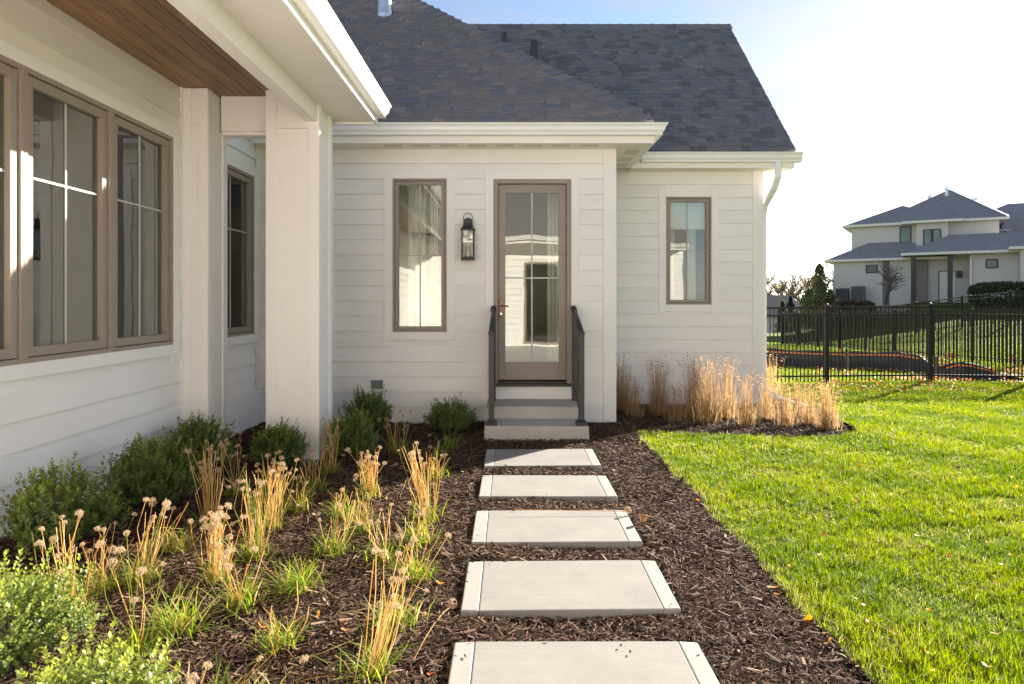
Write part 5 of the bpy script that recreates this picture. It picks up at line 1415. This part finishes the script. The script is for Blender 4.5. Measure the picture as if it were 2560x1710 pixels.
# ------------------------------------------------------------------ metal fences
def fence_run(name, label, group, a, b, posts, single, hgt=1.34, sp=0.0675, zbase=None):
    a = Vector((a[0], a[1], 0)); b = Vector((b[0], b[1], 0)); L = (b - a).length; t = (b - a).normalized(); n = Vector((-t.y, t.x, 0))
    zb = (lambda p: gz(p.x, p.y)) if zbase is None else zbase
    base = a.copy(); base.z = zb(a)
    root = thing(name, label, "fence", tuple(base), group)
    def bar(mb, p, w, z0, z1):
        q = [p - t * w - n * w, p + t * w - n * w, p + t * w + n * w, p - t * w + n * w]
        mb.hexa([(v.x, v.y, z0) for v in q] + [(v.x, v.y, z1) for v in q])
    for s in posts:
        p = a + t * s; z = zb(p); mb = MB(); bar(mb, p, 0.031, z - 0.1, z + hgt + 0.01); po = mb.build("post", M['fence'], root)
        mb = MB(); mb.lathe((p.x, p.y, z + hgt + 0.01), [(0.036, 0), (0.036, 0.008), (0.030, 0.020), (0.026, 0.034), (0.010, 0.046)], 10); mb.build("post_cap", M['fence'], po, smooth=True)
    ends = sorted(set([0.0] + list(posts) + [L]))
    for zz, hh in ((hgt - 0.035, 0.034), (hgt - 0.165, 0.028), (0.115, 0.028)):
        for s0, s1 in zip(ends[:-1], ends[1:]):
            p, q = a + t * s0, a + t * s1; mb = MB(); w = 0.0145
            mb.hexa([tuple(p - n * w + Vector((0, 0, zb(p) + zz))), tuple(q - n * w + Vector((0, 0, zb(q) + zz))), tuple(q + n * w + Vector((0, 0, zb(q) + zz))), tuple(p + n * w + Vector((0, 0, zb(p) + zz))),
                     tuple(p - n * w + Vector((0, 0, zb(p) + zz + hh))), tuple(q - n * w + Vector((0, 0, zb(q) + zz + hh))), tuple(q + n * w + Vector((0, 0, zb(q) + zz + hh))), tuple(p + n * w + Vector((0, 0, zb(p) + zz + hh)))])
            mb.build("rail", M['fence'], root)
    k = int(L / sp)
    if single:
        me0 = MB(); w = 0.0078
        me0.hexa([(-w, -w, 0), (w, -w, 0), (w, w, 0), (-w, w, 0), (-w, -w, hgt - 0.07), (w, -w, hgt - 0.07), (w, w, hgt - 0.07), (-w, w, hgt - 0.07)]); me = me0.mesh("picket")
        for i in range(1, k):
            if any(abs(i * sp - s) < 0.04 for s in posts): continue
            p = a + t * (i * sp); link("picket", me, M['fence'], root, (p.x, p.y, zb(p) + 0.03))
    else:
        mb = MB()
        for i in range(1, k):
            p = a + t * (i * sp); bar(mb, p, 0.0078, zb(p) + 0.03, zb(p) + hgt - 0.035)
        mb.build("pickets", M['fence'], root)["kind"] = "stuff"
FYN = 12.06
x_post = [(2067 - VX) * FYN / F, (2326 - VX) * FYN / F]
fx0 = 3.7
fence_run("metal_fence", "black metal picket fence running off the corner of the house across the lawn", "black metal fences", (fx0, FYN), (12.3, FYN), [s - fx0 for s in (x_post[0], x_post[1], 2 * x_post[1] - x_post[0], 3 * x_post[1] - 2 * x_post[0])], True, hgt=1.355)
fence_run("metal_fence", "black metal fence running back along the leaf-strewn strip with flags", "black metal fences", (12.3, FYN + 0.05), (12.3, 31), [0.6 + 1.83 * k for k in range(11)], False, hgt=1.37)
fence_run("metal_fence", "black metal fence climbing the shaded slope below the neighbouring house", "black metal fences", (12.35, 31), (30, 27.5), [0.02 + 1.83 * k for k in range(10)], False, hgt=1.37, sp=0.09)

# ------------------------------------------------------------------ silt fence, flags, stakes
path = [(5.2, 17.6, .40), (6.3, 16.9, .40), (7.2, 16.3, .38), (8.0, 15.8, .38), (8.6, 15.2, .40), (8.75, 14.6, .34), (8.55, 14.0, .24), (8.35, 13.5, .18), (8.35, 13.2, .22), (8.45, 12.95, .30), (8.6, 12.8, .30), (8.8, 12.65, .22), (9.05, 12.5, .08), (9.35, 12.42, .03)]
root = thing("silt_fence", "sagging black silt fence with an orange stripe slumped behind the metal fence", "silt fence", (path[0][0], path[0][1], gz(path[0][0], path[0][1])))
V = []; Qd = []; pr = [(-0.30, 0.01), (-0.16, 0.10), (-0.03, 0.32), (0.02, 0.62), (0.015, 0.86), (-0.01, 1.0)]
fine = []
for i in range(len(path) - 1):
    for f in (0, .25, .5, .75): fine.append([path[i][k] + (path[i + 1][k] - path[i][k]) * f for k in range(3)])
fine.append(list(path[-1])); stripe_ = []
for i, (x, y, h_) in enumerate(fine):
    wv = 0.03 * math.sin(i * 1.1) + 0.02 * math.sin(i * 2.3)
    for o_, f in pr:
        xx, yy = x + o_ * 0.35, y + o_ * 1.2 + wv * f
        V.append((xx, yy, gz(xx, yy) + 0.01 + h_ * f * (1 + 0.04 * math.sin(i * 1.7))))
    xx, yy = x + 0.02 * .35, y - 0.012 + wv * .78
    stripe_.append((xx, yy, gz(xx, yy) + h_ * .80, h_ * .07 + .012))
n_ = len(pr)
for i in range(len(fine) - 1):
    for j in range(n_ - 1): Qd.append((i * n_ + j, (i + 1) * n_ + j, (i + 1) * n_ + j + 1, i * n_ + j + 1))
mb = MB(); mb.add(V, Qd); fb = mb.build("fabric", M['silt'], root, smooth=True); sm = fb.modifiers.new("thickness", 'SOLIDIFY'); sm.thickness = 0.012
mb = MB()
for i in range(len(stripe_) - 5):
    a, b = stripe_[i], stripe_[i + 1]
    mb.hexa([(a[0], a[1] - .035, a[2]), (b[0], b[1] - .035, b[2]), (b[0], b[1] - .028, b[2]), (a[0], a[1] - .028, a[2]), (a[0], a[1] - .035, a[2] + a[3]), (b[0], b[1] - .035, b[2] + b[3]), (b[0], b[1] - .028, b[2] + b[3]), (a[0], a[1] - .028, a[2] + a[3])])
mb.build("stripe", M['orange'], fb)
for (px, y, h_) in [(2120, 15.3, 0.48), (2343, 13.1, 0.42)]:
    x = (px - VX) * y / F; z = gz(x, y); mb = MB(); mb.hexa([(x - .03, y, z - .1), (x + .03, y, z - .1), (x + .03, y + .04, z - .1), (x - .03, y + .04, z - .1), (x - .05, y, z + h_), (x + .01, y, z + h_), (x + .01, y + .04, z + h_), (x - .05, y + .04, z + h_)]); mb.build("stake", M['stake'], root)
def flag(px, py, y, mat, lab, grp):
    x = (px - VX) * y / F; z = gz(x, y); root = thing("marker_flag", lab, "flag", (x, y, z), grp)
    h_ = 0.30; mb = MB(); mb.tube([(x, y, z - .02), (x + .02, y, z + h_)], 0.004, 5); mb.build("wire", M['wire'], root)
    mb = MB(); mb.add([(x + .02, y, z + h_), (x - .07, y - .02, z + h_ - .09), (x - .02, y, z + h_ - .20), (x + .01, y + .006, z + h_ - .18), (x + .02, y + .008, z + h_), (x - .07, y - .012, z + h_ - .09), (x - .02, y + .008, z + h_ - .20), (x + .01, y + .014, z + h_ - .18)],
                     [(0, 1, 2, 3), (7, 6, 5, 4), (0, 4, 5, 1), (1, 5, 6, 2), (2, 6, 7, 3), (3, 7, 4, 0)]); mb.build("pennant", M[mat], root)
for px, y, m_ in [(2105, 21.0, 'flag_o'), (2173, 19.6, 'flag_o'), (2197, 19.0, 'flag_o'), (2250, 17.9, 'flag_o'), (2271, 17.6, 'flag_o'), (2304, 15.5, 'flag_p'), (2366, 17.5, 'flag_o'), (2382, 17.2, 'flag_p'), (2530, 15.8, 'flag_p'), (2044, 19.0, 'flag_o')]:
    flag(px, 0, y, m_, "small orange marker flag beside the far metal fence" if m_ == 'flag_o' else "small pink marker flag stuck in the leaf-strewn grass", "orange marker flags" if m_ == 'flag_o' else "pink marker flags")
# litter of fallen leaves behind the fence and at its foot
g = np.random.default_rng(88); n = 8200
y = np.concatenate([g.uniform(12.15, 20, 7400), g.uniform(10.6, 12.1, 800)]); kx = g.uniform(0.36, 0.80, n) ** 0.8; x = y * kx
ok = (x < 12.2) & (x > 4.6) & (vnoise(x, y, 1.1, 5) > g.uniform(.2, .9, n)) & ~((x < 7) & (g.random(n) < .6)); x, y = x[ok], y[ok]; n = len(x)
a = g.uniform(0, 6.28, n); s = g.uniform(.018, .042, n); z = ground_z(x, y) + g.uniform(.03, .055, n)
d1 = np.stack([np.cos(a) * s, np.sin(a) * s, g.normal(0, .012, n)], 1); d2 = np.stack([-np.sin(a) * s * .6, np.cos(a) * s * .6, g.normal(0, .01, n)], 1); p = np.stack([x, y, z], 1)
V = np.stack([p - d1, p - d2, p + d1, p + d2], 1).reshape(-1, 3)
c = np.array([(0.50, 0.17, 0.05), (0.58, 0.28, 0.10), (0.48, 0.33, 0.18), (0.55, 0.42, 0.27), (0.42, 0.10, 0.05)])[g.integers(0, 5, n)]
o = link("leaf_litter", np_mesh("leaf_litter", V, quads=(np.arange(n) * 4)[:, None] + np.array([[0, 1, 2, 3]]), colors=np.repeat(c, 4, axis=0)), M['fallen'])
tag(o, "scatter of orange and tan autumn leaves around the fence", "leaves", kind="stuff")

# ------------------------------------------------------------------ neighbouring house
TH = R(33); HU = Vector((math.cos(TH), -math.sin(TH), 0)); HN = Vector((math.sin(TH), math.cos(TH), 0))   # HN points away from us
H0 = Vector((22.7, 48.0, 0))
def hp(u, n, z): return tuple(H0 + HU * u + HN * n + Vector((0, 0, z)))
def hpix(X, Y, n=0.0):
    """pixel of the far-house crop on the facade plane at depth n -> (u, z)"""
    px, py = 2020 + X / 4.348, 440 + Y / 4.348
    k = (px - VX) / F; o_ = H0 + HN * n
    u = (k * o_.y - o_.x) / (HU.x - k * HU.y); y_ = o_.y + u * HU.y
    return u, CAM_H + (VY - py) * y_ / F
NB0 = 1.05
nb = thing("neighbour_house", "two-storey beige house with grey hip roofs on the slope beyond the fences", "house", (H0.x, H0.y, NB0))
def hbox(name, u0, u1, n0, n1, z0, z1, mat, parent=nb):
    mb = MB(hp); mb.box(u0, u1, n0, n1, z0, z1); return mb.build(name, mat, parent)
def hwall(name, u0, u1, n0, n1, z0, z1, lines=True):
    w = hbox(name, u0, u1, n0, n1, z0, z1, M['nb_wall'])
    if lines:
        zz = z0
        while zz < z1 - .05:
            mb = MB(hp); ze = min(zz + .20, z1)
            mb.hexa([(u0 - .001, n0 - .028, zz), (u1 + .001, n0 - .028, zz), (u1 + .001, n0 + .02, zz), (u0 - .001, n0 + .02, zz), (u0 - .001, n0 - .006, ze), (u1 + .001, n0 - .006, ze), (u1 + .001, n0 + .02, ze), (u0 - .001, n0 + .02, ze)])
            mb.build("siding_board", M['nb_wall'], w); zz += .20
    return w
def hroof(name, u0, u1, n0, n1, z, pitch, ov=0.45, parent=nb):
    """hip roof over a rectangle"""
    a0, a1, b0, b1 = u0 - ov, u1 + ov, n0 - ov, n1 + ov
    half = min(a1 - a0, b1 - b0) / 2; zr = z + half * pitch
    if a1 - a0 >= b1 - b0: r0, r1 = (a0 + half, (b0 + b1) / 2), (a1 - half, (b0 + b1) / 2)
    else: r0, r1 = ((a0 + a1) / 2, b0 + half), ((a0 + a1) / 2, b1 - half)
    mb = MB(hp); v = [(a0, b0, z), (a1, b0, z), (a1, b1, z), (a0, b1, z), (r0[0], r0[1], zr), (r1[0], r1[1], zr)]
    if a1 - a0 >= b1 - b0: fs = [(0, 1, 5, 4), (1, 2, 5), (2, 3, 4, 5), (3, 0, 4), (0, 3, 2, 1)]
    else: fs = [(0, 1, 4), (1, 2, 5, 4), (2, 3, 5), (3, 0, 4, 5), (0, 3, 2, 1)]
    mb.add(v, fs); r = mb.build(name, M['nb_roof'], parent)
    mb = MB(hp)
    mb.box(a0 - .08, a1 + .08, b0 - .10, b0 - .001, z - .14, z + .02); mb.box(a0 - .10, a0 - .001, b0, b1, z - .14, z + .02); mb.box(a1 + .001, a1 + .10, b0, b1, z - .14, z + .02)
    mb.build("gutter", M['nb_trim'], r)
    mb = MB(hp); mb.box(a0, a1, b0, b1, z - .10, z - .002); mb.build("soffit", M['nb_trim'], r)
    return r
# ground floor left block
u0, _ = hpix(280, 940); u1, _ = hpix(1130, 905); zE = hpix(650, 905)[1]
hwall("ground_wall", u0, u1, 0, 7.5, NB0 - 2.2, zE)
hroof("left_roof", u0, u0 + 6.4, 0.0, 6.5, zE, 0.52)
# two-storey block behind
n2 = 2.0
w0, _ = hpix(475, 600, n2); w1, _ = hpix(2080, 560, n2); zU = hpix(900, 520, n2)[1]
hwall("upper_wall", w0, w1, n2, n2 + 8.5, NB0, zU)
wm, _ = hpix(1560, 560, n2)
hroof("upper_left_roof", w0, wm, n2, n2 + 8.5, zU, 0.46)
ua, za = hpix(1525, 150, 7.0); e0, e1, f0, f1 = hpix(700, 560, n2)[0], w1 + .45, n2 - .449, 12.4
mb = MB(hp); mb.add([(e0, f0, zU + .004), (e1, f0, zU + .004), (e1, f1, zU + .004), (e0, f1, zU + .004), (ua, 7.0, za)], [(0, 1, 4), (1, 2, 4), (2, 3, 4), (3, 0, 4), (0, 3, 2, 1)]); mr_ = mb.build("main_roof", M['nb_roof'], nb)
mb = MB(hp); mb.box(wm, e1 + .08, f0 - .10, f0 - .002, zU - .13, zU + .025); mb.box(wm, e1 - .01, f0, f0 + .5, zU - .09, zU + .001); mb.build("gutter", M['nb_trim'], mr_)
mb = MB(hp); mb.tube([(e1, f0, zU + .06), (ua, 7.0, za + .05)], .05, 5); mb.build("hip_flashing", M['steel'], mr_)
# projecting bay of the upper floor
b0_, _ = hpix(1180, 600, 1.3); b1_, _ = hpix(1525, 600, 1.3); hwall("upper_bay", b0_, b1_, 1.3, n2 + .2, NB0 + 2, zU - .02)
bay_r = hroof("bay_roof", b0_ - .3, b1_ + .3, 1.3, 5.0, zU - .02, 0.56)
# right wing with porch roof
r0_, _ = hpix(1300, 900, -.6); zP = hpix(1590, 825, -1.6)[1]
hwall("porch_back_wall", r0_, 9.2, 0.6, 5, NB0 - .3, zP + .2)
r2_, _ = hpix(1760, 900, -.9); r3_, _ = hpix(2220, 900, -.9); hwall("wing_wall", r2_, r3_ + 4.5, -0.9, 5, NB0 - .3, zP + .1)
hroof("porch_roof", hpix(1090, 850, -1.6)[0], r3_ + 5, -1.5, 3.0, zP, 0.50, ov=.3)
hwall("garage_wall", r3_ + .3, r3_ + 8, -2.6, 4, NB0 - .3, zP + .1); hroof("garage_roof", r3_ + .3, r3_ + 18, -2.6, 6, zP + .1, 0.62)
rb0, _ = hpix(1930, 640, 2.2); hroof("rear_wing_roof", rb0, rb0 + 22, 2.2, 12, zP + .25, 0.75)
rc0, _ = hpix(1500, 500, 9.0); zr_ = hpix(2200, 300, 13.0)[1]; hroof("far_wing_roof", rc0, rc0 + 26, 9.0, 17.0, zU - .2, (zr_ - zU + .2) / 4.45)
# porch posts
for X in (1148, 1546):
    u_, _ = hpix(X, 1000, -1.4); hbox("porch_post", u_ - .14, u_ + .14, -1.54, -1.26, NB0 - .3, zP - .1, M['nb_dark'])
# openings
def hwin(X0, X1, Y0, Y1, n, mull=False):
    a, zt_ = hpix(X0, Y0, n); b, zb_ = hpix(X1, Y1, n); f = .07
    mb = MB(hp)
    mb.box(a, a + f, n - .06, n + .02, zb_, zt_); mb.box(b - f, b, n - .06, n + .02, zb_, zt_); mb.box(a + f, b - f, n - .06, n + .02, zb_, zb_ + f); mb.box(a + f, b - f, n - .06, n + .02, zt_ - f, zt_)
    if mull: mb.box((a + b) / 2 - .09, (a + b) / 2 + .09, n - .06, n + .02, zb_ + f, zt_ - f)
    w = mb.build("window", M['nb_dark'], nb)
    mb = MB(hp); mb.box(a + f, b - f, n - .045, n - .04, zb_ + f, zt_ - f); mb.build("pane", M['nb_glass'], w)
    mb = MB(hp); mb.box(a + f, b - f, n - .036, n - .03, zb_ + f, zt_ - f); mb.build("room_dark", M['nb_dark'], w)
hwin(998, 1125, 550, 722, n2 - .03); hwin(1253, 1448, 582, 790, 1.27, True); hwin(630, 760, 966, 1052, -.03); hwin(1932, 2068, 902, 1000, -.93)
a, zt_ = hpix(1430, 1040, .57); b, _ = hpix(1603, 1040, .57)
mb = MB(hp); mb.box(a, b, .50, .57, NB0, zt_); dd = mb.build("side_door", M['nb_trim'], nb)
mb = MB(hp); mb.box(a - .06, a, .49, .57, NB0, zt_ + .06); mb.box(a, b, .49, .57, zt_, zt_ + .06); mb.build("door_frame", M['nb_dark'], dd)
a, zt_ = hpix(1618, 1030, .5); b, zb_ = hpix(1680, 1100, .5); hbox("porch_lantern", a, b, .25, .56, zb_, zt_, M['nb_dark'])
uS, _ = hpix(812, 1100, 0); hbox("dark_panel", uS, uS + .42, -.035, .0, NB0 - .5, zE - .1, simple("taupe_panel", (0.20, 0.17, 0.155), .7))
uS, _ = hpix(1172, 1000, -.4); hbox("dark_panel", r0_ - .75, r0_ - .02, .3, .6, NB0 - .3, zP, simple("taupe_panel_2", (0.27, 0.235, 0.21), .7))
for (X, z0_, z1_, n_) in [(1770, NB0 - .3, zP - .3, -1.0)]:
    u_, _ = hpix(X, 1000, n_); hbox("downspout", u_ - .05, u_ + .05, n_ - .08, n_ - .005, z0_, z1_, M['nb_trim'])
mb = MB(hp); ul, _ = hpix(285, 1000, -.1); mb.tube([(u0 - .45, -.3, zE - .1), (u0 - .43, -.28, zE - .35), (u0 - .05, -.05, zE - .75), (u0 - .03, -.03, NB0 - .5)], .045, 6); mb.build("downspout", M['nb_trim'], nb)
# chimneys / vents on the roofs
def hvent(X, Y0, Y1, n, r, lab):
    u_, z1_ = hpix(X, Y0, n); _, z0_ = hpix(X, Y1, n); mb = MB(hp); mb.lathe((u_, n, 0), [(r * 1.5, z0_ - .3), (r * 1.5, z0_), (r, z0_ + .05), (r, z1_ - .25), (r * 1.3, z1_ - .22), (r * 1.3, z1_)], 10); mb.build(lab, M['steel'], nb)
hvent(1806, 238, 375, 5.2, .15, "roof_flue"); hvent(1508, 120, 205, 6.0, .09, "roof_vent"); hvent(1322, 208, 260, 7.5, .12, "roof_vent")
# AC units
for X0, X1, Y0, Y1, lab in [(303, 432, 1222, 1355, "shorter grey air conditioner near the corner of the neighbouring house"), (473, 612, 1200, 1355, "taller grey air conditioner beside the shorter one at the neighbouring house")]:
    a, zt_ = hpix(X0, Y0, -1.2); b, zb_ = hpix(X1, Y1, -1.2); c_ = Vector(hp((a + b) / 2, -.9, zb_)); w_ = (b - a)
    t = thing("air_conditioner", lab, "air conditioner", tuple(c_), "air conditioners beside the neighbouring house")
    mb = MB(hp); mb.box(a, b, -1.2, -1.2 + w_, zb_ - .05, zt_ - .06); mb.build("cabinet", M['ac'], t)
    mb = MB(hp); mb.box(a - .02, b + .02, -1.22, -1.18 + w_, zt_ - .06, zt_); mb.build("top", M['ac_grille'], t)
    for k in range(9):
        x_ = a + .04 + (b - a - .08) * k / 9; mb = MB(hp); mb.box(x_, x_ + .035, -1.215, -1.2005, zb_ + .03, zt_ - .1); mb.build("louvre", M['ac_grille'], t)
    mb = MB(hp); mb.box(a - .05, b + .05, -1.3, -1.1 + w_, zb_ - .8, zb_ - .051); mb.build("pad", M['foundation'], t)

# far house with the dark roof down the slope
fx, fy = 33.5, 92.0
def fpt(px, py, d): return at(px, py, d)
far = thing("far_house", "distant low house with a dark blue-grey hip roof beyond the conifer", "house", (31, 88, -4.6))
A, B_ = fpt(1840, 737, 88), fpt(1994, 737, 88); E1, E2 = fpt(1800, 792, 84), fpt(2040, 792, 84)
mb = MB(); e3 = Vector((E2.x, 97, E2.z)); e4 = Vector((E1.x, 97, E1.z)); A2 = Vector((A.x, 90.5, A.z)); B2 = Vector((B_.x, 90.5, B_.z))
mb.add([tuple(E1), tuple(E2), tuple(e3), tuple(e4), tuple(A2), tuple(B2)], [(0, 1, 5, 4), (1, 2, 5), (2, 3, 4, 5), (3, 0, 4), (3, 2, 1, 0)]); fr_ = mb.build("roof", simple("far_shingle", (0.035, 0.04, 0.058), .95, var=.15, scale=3, spec=0.08), far)
mb = MB(); mb.box(E1.x + .4, E2.x - .4, 84.5, 96.5, -7, E1.z - .02); mb.build("wall", M['nb_trim'], far)
mb = MB(); mb.tube([tuple(A2 + Vector((1.6, -.4, -.1))), tuple(fpt(1925, 775, 86.2) + Vector((0, 0, .05)))], .06, 5); mb.build("valley_flashing", M['steel'], fr_)

# ------------------------------------------------------------------ trees
def leaf_cloud(pts, size, colr, g, flat=0.0):
    n = len(pts)
    a = g.normal(0, 1, (n, 3)); a /= np.linalg.norm(a, axis=1)[:, None]; b = np.cross(a, g.normal(0, 1, (n, 3))); b /= np.linalg.norm(b, axis=1)[:, None]
    s = size * g.uniform(.6, 1.3, n)[:, None]
    V = np.stack([pts - a * s, pts - b * s * .5, pts + a * s, pts + b * s * .5], 1).reshape(-1, 3)
    return V, (np.arange(n) * 4)[:, None] + np.array([[0, 1, 2, 3]]), np.repeat(colr, 4, axis=0)
def conifer(px, d, toppy, width, label, name, cat, seed, cols, n=9000, size=.10, zb=None, tips=0):
    g = np.random.default_rng(seed); x0 = (px - VX) * d / F; z0 = gz(x0, d) if zb is None else zb; top = CAM_H + (VY - toppy) * d / F; H = top - z0
    root = thing(name, label, cat, (x0, d, z0))
    # several leaders, ragged outline
    heads = [(0, 0, 1.0, 1.0)] + [(width * (.30 * q_ / max(tips, 1) - .14) + g.normal(0, width * .05), g.normal(0, width * .12), g.uniform(.60, .86), g.uniform(.42, .62)) for q_ in range(tips)]
    P = []; Cc = []
    for hx_, hy_, hf, wf in heads:
        m = int(n * wf / sum(q[3] for q in heads)); f = g.random(m) ** 0.75
        rad = width * .5 * wf * (1 - f) ** 0.85 * (0.85 + .25 * np.sin(f * 26 + g.uniform(0, 6))) + .04
        a = g.uniform(0, 6.28, m); rr = rad * np.sqrt(g.uniform(.25, 1.05, m)) * (1 + .16 * np.sin(a * 4 + f * 14))
        p = np.stack([hx_ * (1 - .1 * f) + rr * np.cos(a), hy_ + rr * np.sin(a), H * hf * (0.03 + .97 * f)], 1); P.append(p)
        t = vnoise(p[:, 0] * 2 + p[:, 1], p[:, 2] * 1.5, 1.6, seed)[:, None]; inner = (rr / (rad + .01) < .75)[:, None]
        Cc.append(np.where((t > .62) & (inner | (p[:, :1] > .15 * width)), np.array([cols[1]]), np.array([cols[0]])) * g.uniform(.6, 1.3, (m, 1)))
    P = np.concatenate(P); Cc = np.concatenate(Cc)
    V, Q, C = leaf_cloud(P, size, Cc, g); link("crown", np_mesh("crown", V, quads=Q, colors=C), M['leaf'], root, (x0, d, z0))
    mb = MB(); mb.tube([(x0, d, z0 - .2), (x0, d, z0 + H * .5), (x0, d, z0 + H * .93)], [width * .045, width * .03, .015], 7); mb.build("trunk", M['bark'], root)
conifer(2049, 46, 660, 4.3, "tall conifer with orange-brown patches beside the neighbouring house", "conifer_tree", "tree", 401, [(0.22, 0.235, 0.10), (0.70, 0.44, 0.16)], 14000, .085, tips=5)
conifer(1977, 56, 740, 1.75, "larger small blue spruce in front of the far dark roof", "spruce_tree", "tree", 402, [(0.075, 0.105, 0.105), (0.11, 0.14, 0.135)], 5000, .08)
conifer(1957, 55, 752, 1.4, "smaller pale spruce beside the blue one", "spruce_tree", "tree", 403, [(0.13, 0.145, 0.085), (0.17, 0.17, 0.10)], 4000, .08)

def bare_tree(px, d, toppy, spread, label, seed, depth=5, r0=.09, twig=(0.10, 0.08, 0.065), leaves=0, zb=None, forks=(2, 4)):
    g = random.Random(seed); x0 = (px - VX) * d / F; z0 = gz(x0, d) if zb is None else zb; H = CAM_H + (VY - toppy) * d / F - z0
    root = thing("bare_tree", label, "tree", (x0, d, z0)); mb = MB(); tw = MB(); tipsl = []
    def grow(p, dv, L, r, lev):
        q = p + dv * L; m = p.lerp(q, .5) + Vector((g.gauss(0, .04), g.gauss(0, .04), 0)) * L
        (mb if lev < 2 else tw).tube([p, m, q], [r, r * .85, r * .68], 6 if lev < 2 else 3, cap=False)
        if lev >= depth: tipsl.append(q); return
        for _ in range(g.randint(*forks)):
            nd_ = (dv + Vector((g.gauss(0, spread), g.gauss(0, spread), g.gauss(0.12, .25)))).normalized()
            grow(p.lerp(q, g.uniform(.7, 1.0)), nd_, L * g.uniform(.58, .86), r * .64, lev + 1)
    grow(Vector((x0, d, z0 - .1)), Vector((0, 0, 1)), H * .30, r0, 0)
    top = max(v[2] for v in tw.v) - z0; s = H / top
    for m_ in (mb, tw): m_.v = [(x0 + (a - x0) * s, d + (b - d) * s, z0 + (c - z0) * s) for a, b, c in m_.v]
    mb.build("trunk", M['bark'], root); tw.build("crown", simple("twig_%d" % seed, twig, .9, var=.2), root)
    if leaves:
        gg = np.random.default_rng(seed); T = np.array([tuple(t) for t in tipsl]); T = (T - np.array([[x0, d, z0]])) * s; T = T[gg.integers(0, len(T), leaves)] + gg.normal(0, .25, (leaves, 3))
        V, Q, C = leaf_cloud(T, .16, np.array([[0.24, 0.18, 0.08]]) * gg.uniform(.6, 1.3, (leaves, 1)), gg); link("dry_leaves", np_mesh("dry_leaves", V, quads=Q, colors=C), M['leaf'], root, (x0, d, z0))["kind"] = "stuff"
bare_tree(1922, 118, 676, .55, "bare brown tree beyond the far dark roof, next to the house corner", 501, 5, .42, (0.17, 0.125, 0.09), 500, zb=-5)
bare_tree(1965, 125, 680, .6, "bare olive-tinged tree above the middle of the far dark roof", 502, 5, .40, (0.17, 0.14, 0.09), 400, zb=-5)
bare_tree(2010, 130, 684, .5, "faint bare tree between the far dark roof and the conifer", 503, 5, .32, (0.20, 0.17, 0.14), 150, zb=-5)
bare_tree(2217, 41.5, 650, .85, "small vase-shaped leafless tree in front of the neighbouring house", 504, 6, .07, (0.12, 0.095, 0.085), 0, forks=(3, 3))

# hedges
def hedge(px0, px1, d, topz, depth, label, seed, colr, n, base=None):
    g = np.random.default_rng(seed); a = (px0 - VX) * d / F; b = (px1 - VX) * d / F; z0 = gz((a + b) / 2, d) if base is None else base; H = topz - z0
    root = thing("hedge", label, "hedge", ((a + b) / 2, d, z0), "hedges below the neighbouring house"); cx = (a + b) / 2; hw2 = (b - a) / 2
    u = g.normal(0, 1, (n, 3)); u /= np.linalg.norm(u, axis=1)[:, None]; u = np.sign(u) * np.abs(u) ** .55; u *= g.uniform(.82, 1.03, (n, 1))
    p = np.stack([u[:, 0] * hw2, u[:, 1] * depth / 2, H * .5 + u[:, 2] * H * .5], 1)
    V, Q, C = leaf_cloud(p, .10, np.array([colr]) * 1.7 * g.uniform(.5, 1.4, (n, 1)), g); link("foliage", np_mesh("foliage", V, quads=Q, colors=C), M['leaf'], root, (cx, d, z0))["kind"] = "stuff"
    mb = MB()
    for i in range(8): xx = cx + g.uniform(-.8, .8) * hw2; mb.tube([(xx, d, z0 - .1), (xx + .1, d, z0 + H * .7)], .02, 4)
    mb.build("stems", M['bark'], root)
hedge(2091, 2182, 40, CAM_H + .02 * 1, 1.2, "low brownish clipped hedge below the air conditioners", 601, (0.085, 0.070, 0.045), 5000, base=.2)
hedge(2434, 2640, 38.5, CAM_H + 1.05, 1.8, "tall rounded green hedge in front of the garage wing", 602, (0.050, 0.065, 0.030), 11000)
# retaining wall of stacked blocks
rwl = thing("retaining_wall", "low stacked stone retaining wall below the neighbouring house", "wall", (at(2230, 770, 40).x, 40, 0.3))
bx0, bx1 = (2180 - VX) * 40 / F, (2275 - VX) * 40 / F
blk = MB(); blk.box(-.19, .19, -.12, .12, -.07, .07); bme = blk.mesh("stone_block")
for r_ in range(5):
    xx = bx0 + (.2 if r_ % 2 else 0)
    while xx < bx1: link("stone_block", bme, M['stone'], rwl, (xx, 40.3 + .01 * r_, .50 + .145 * r_)); xx += .39
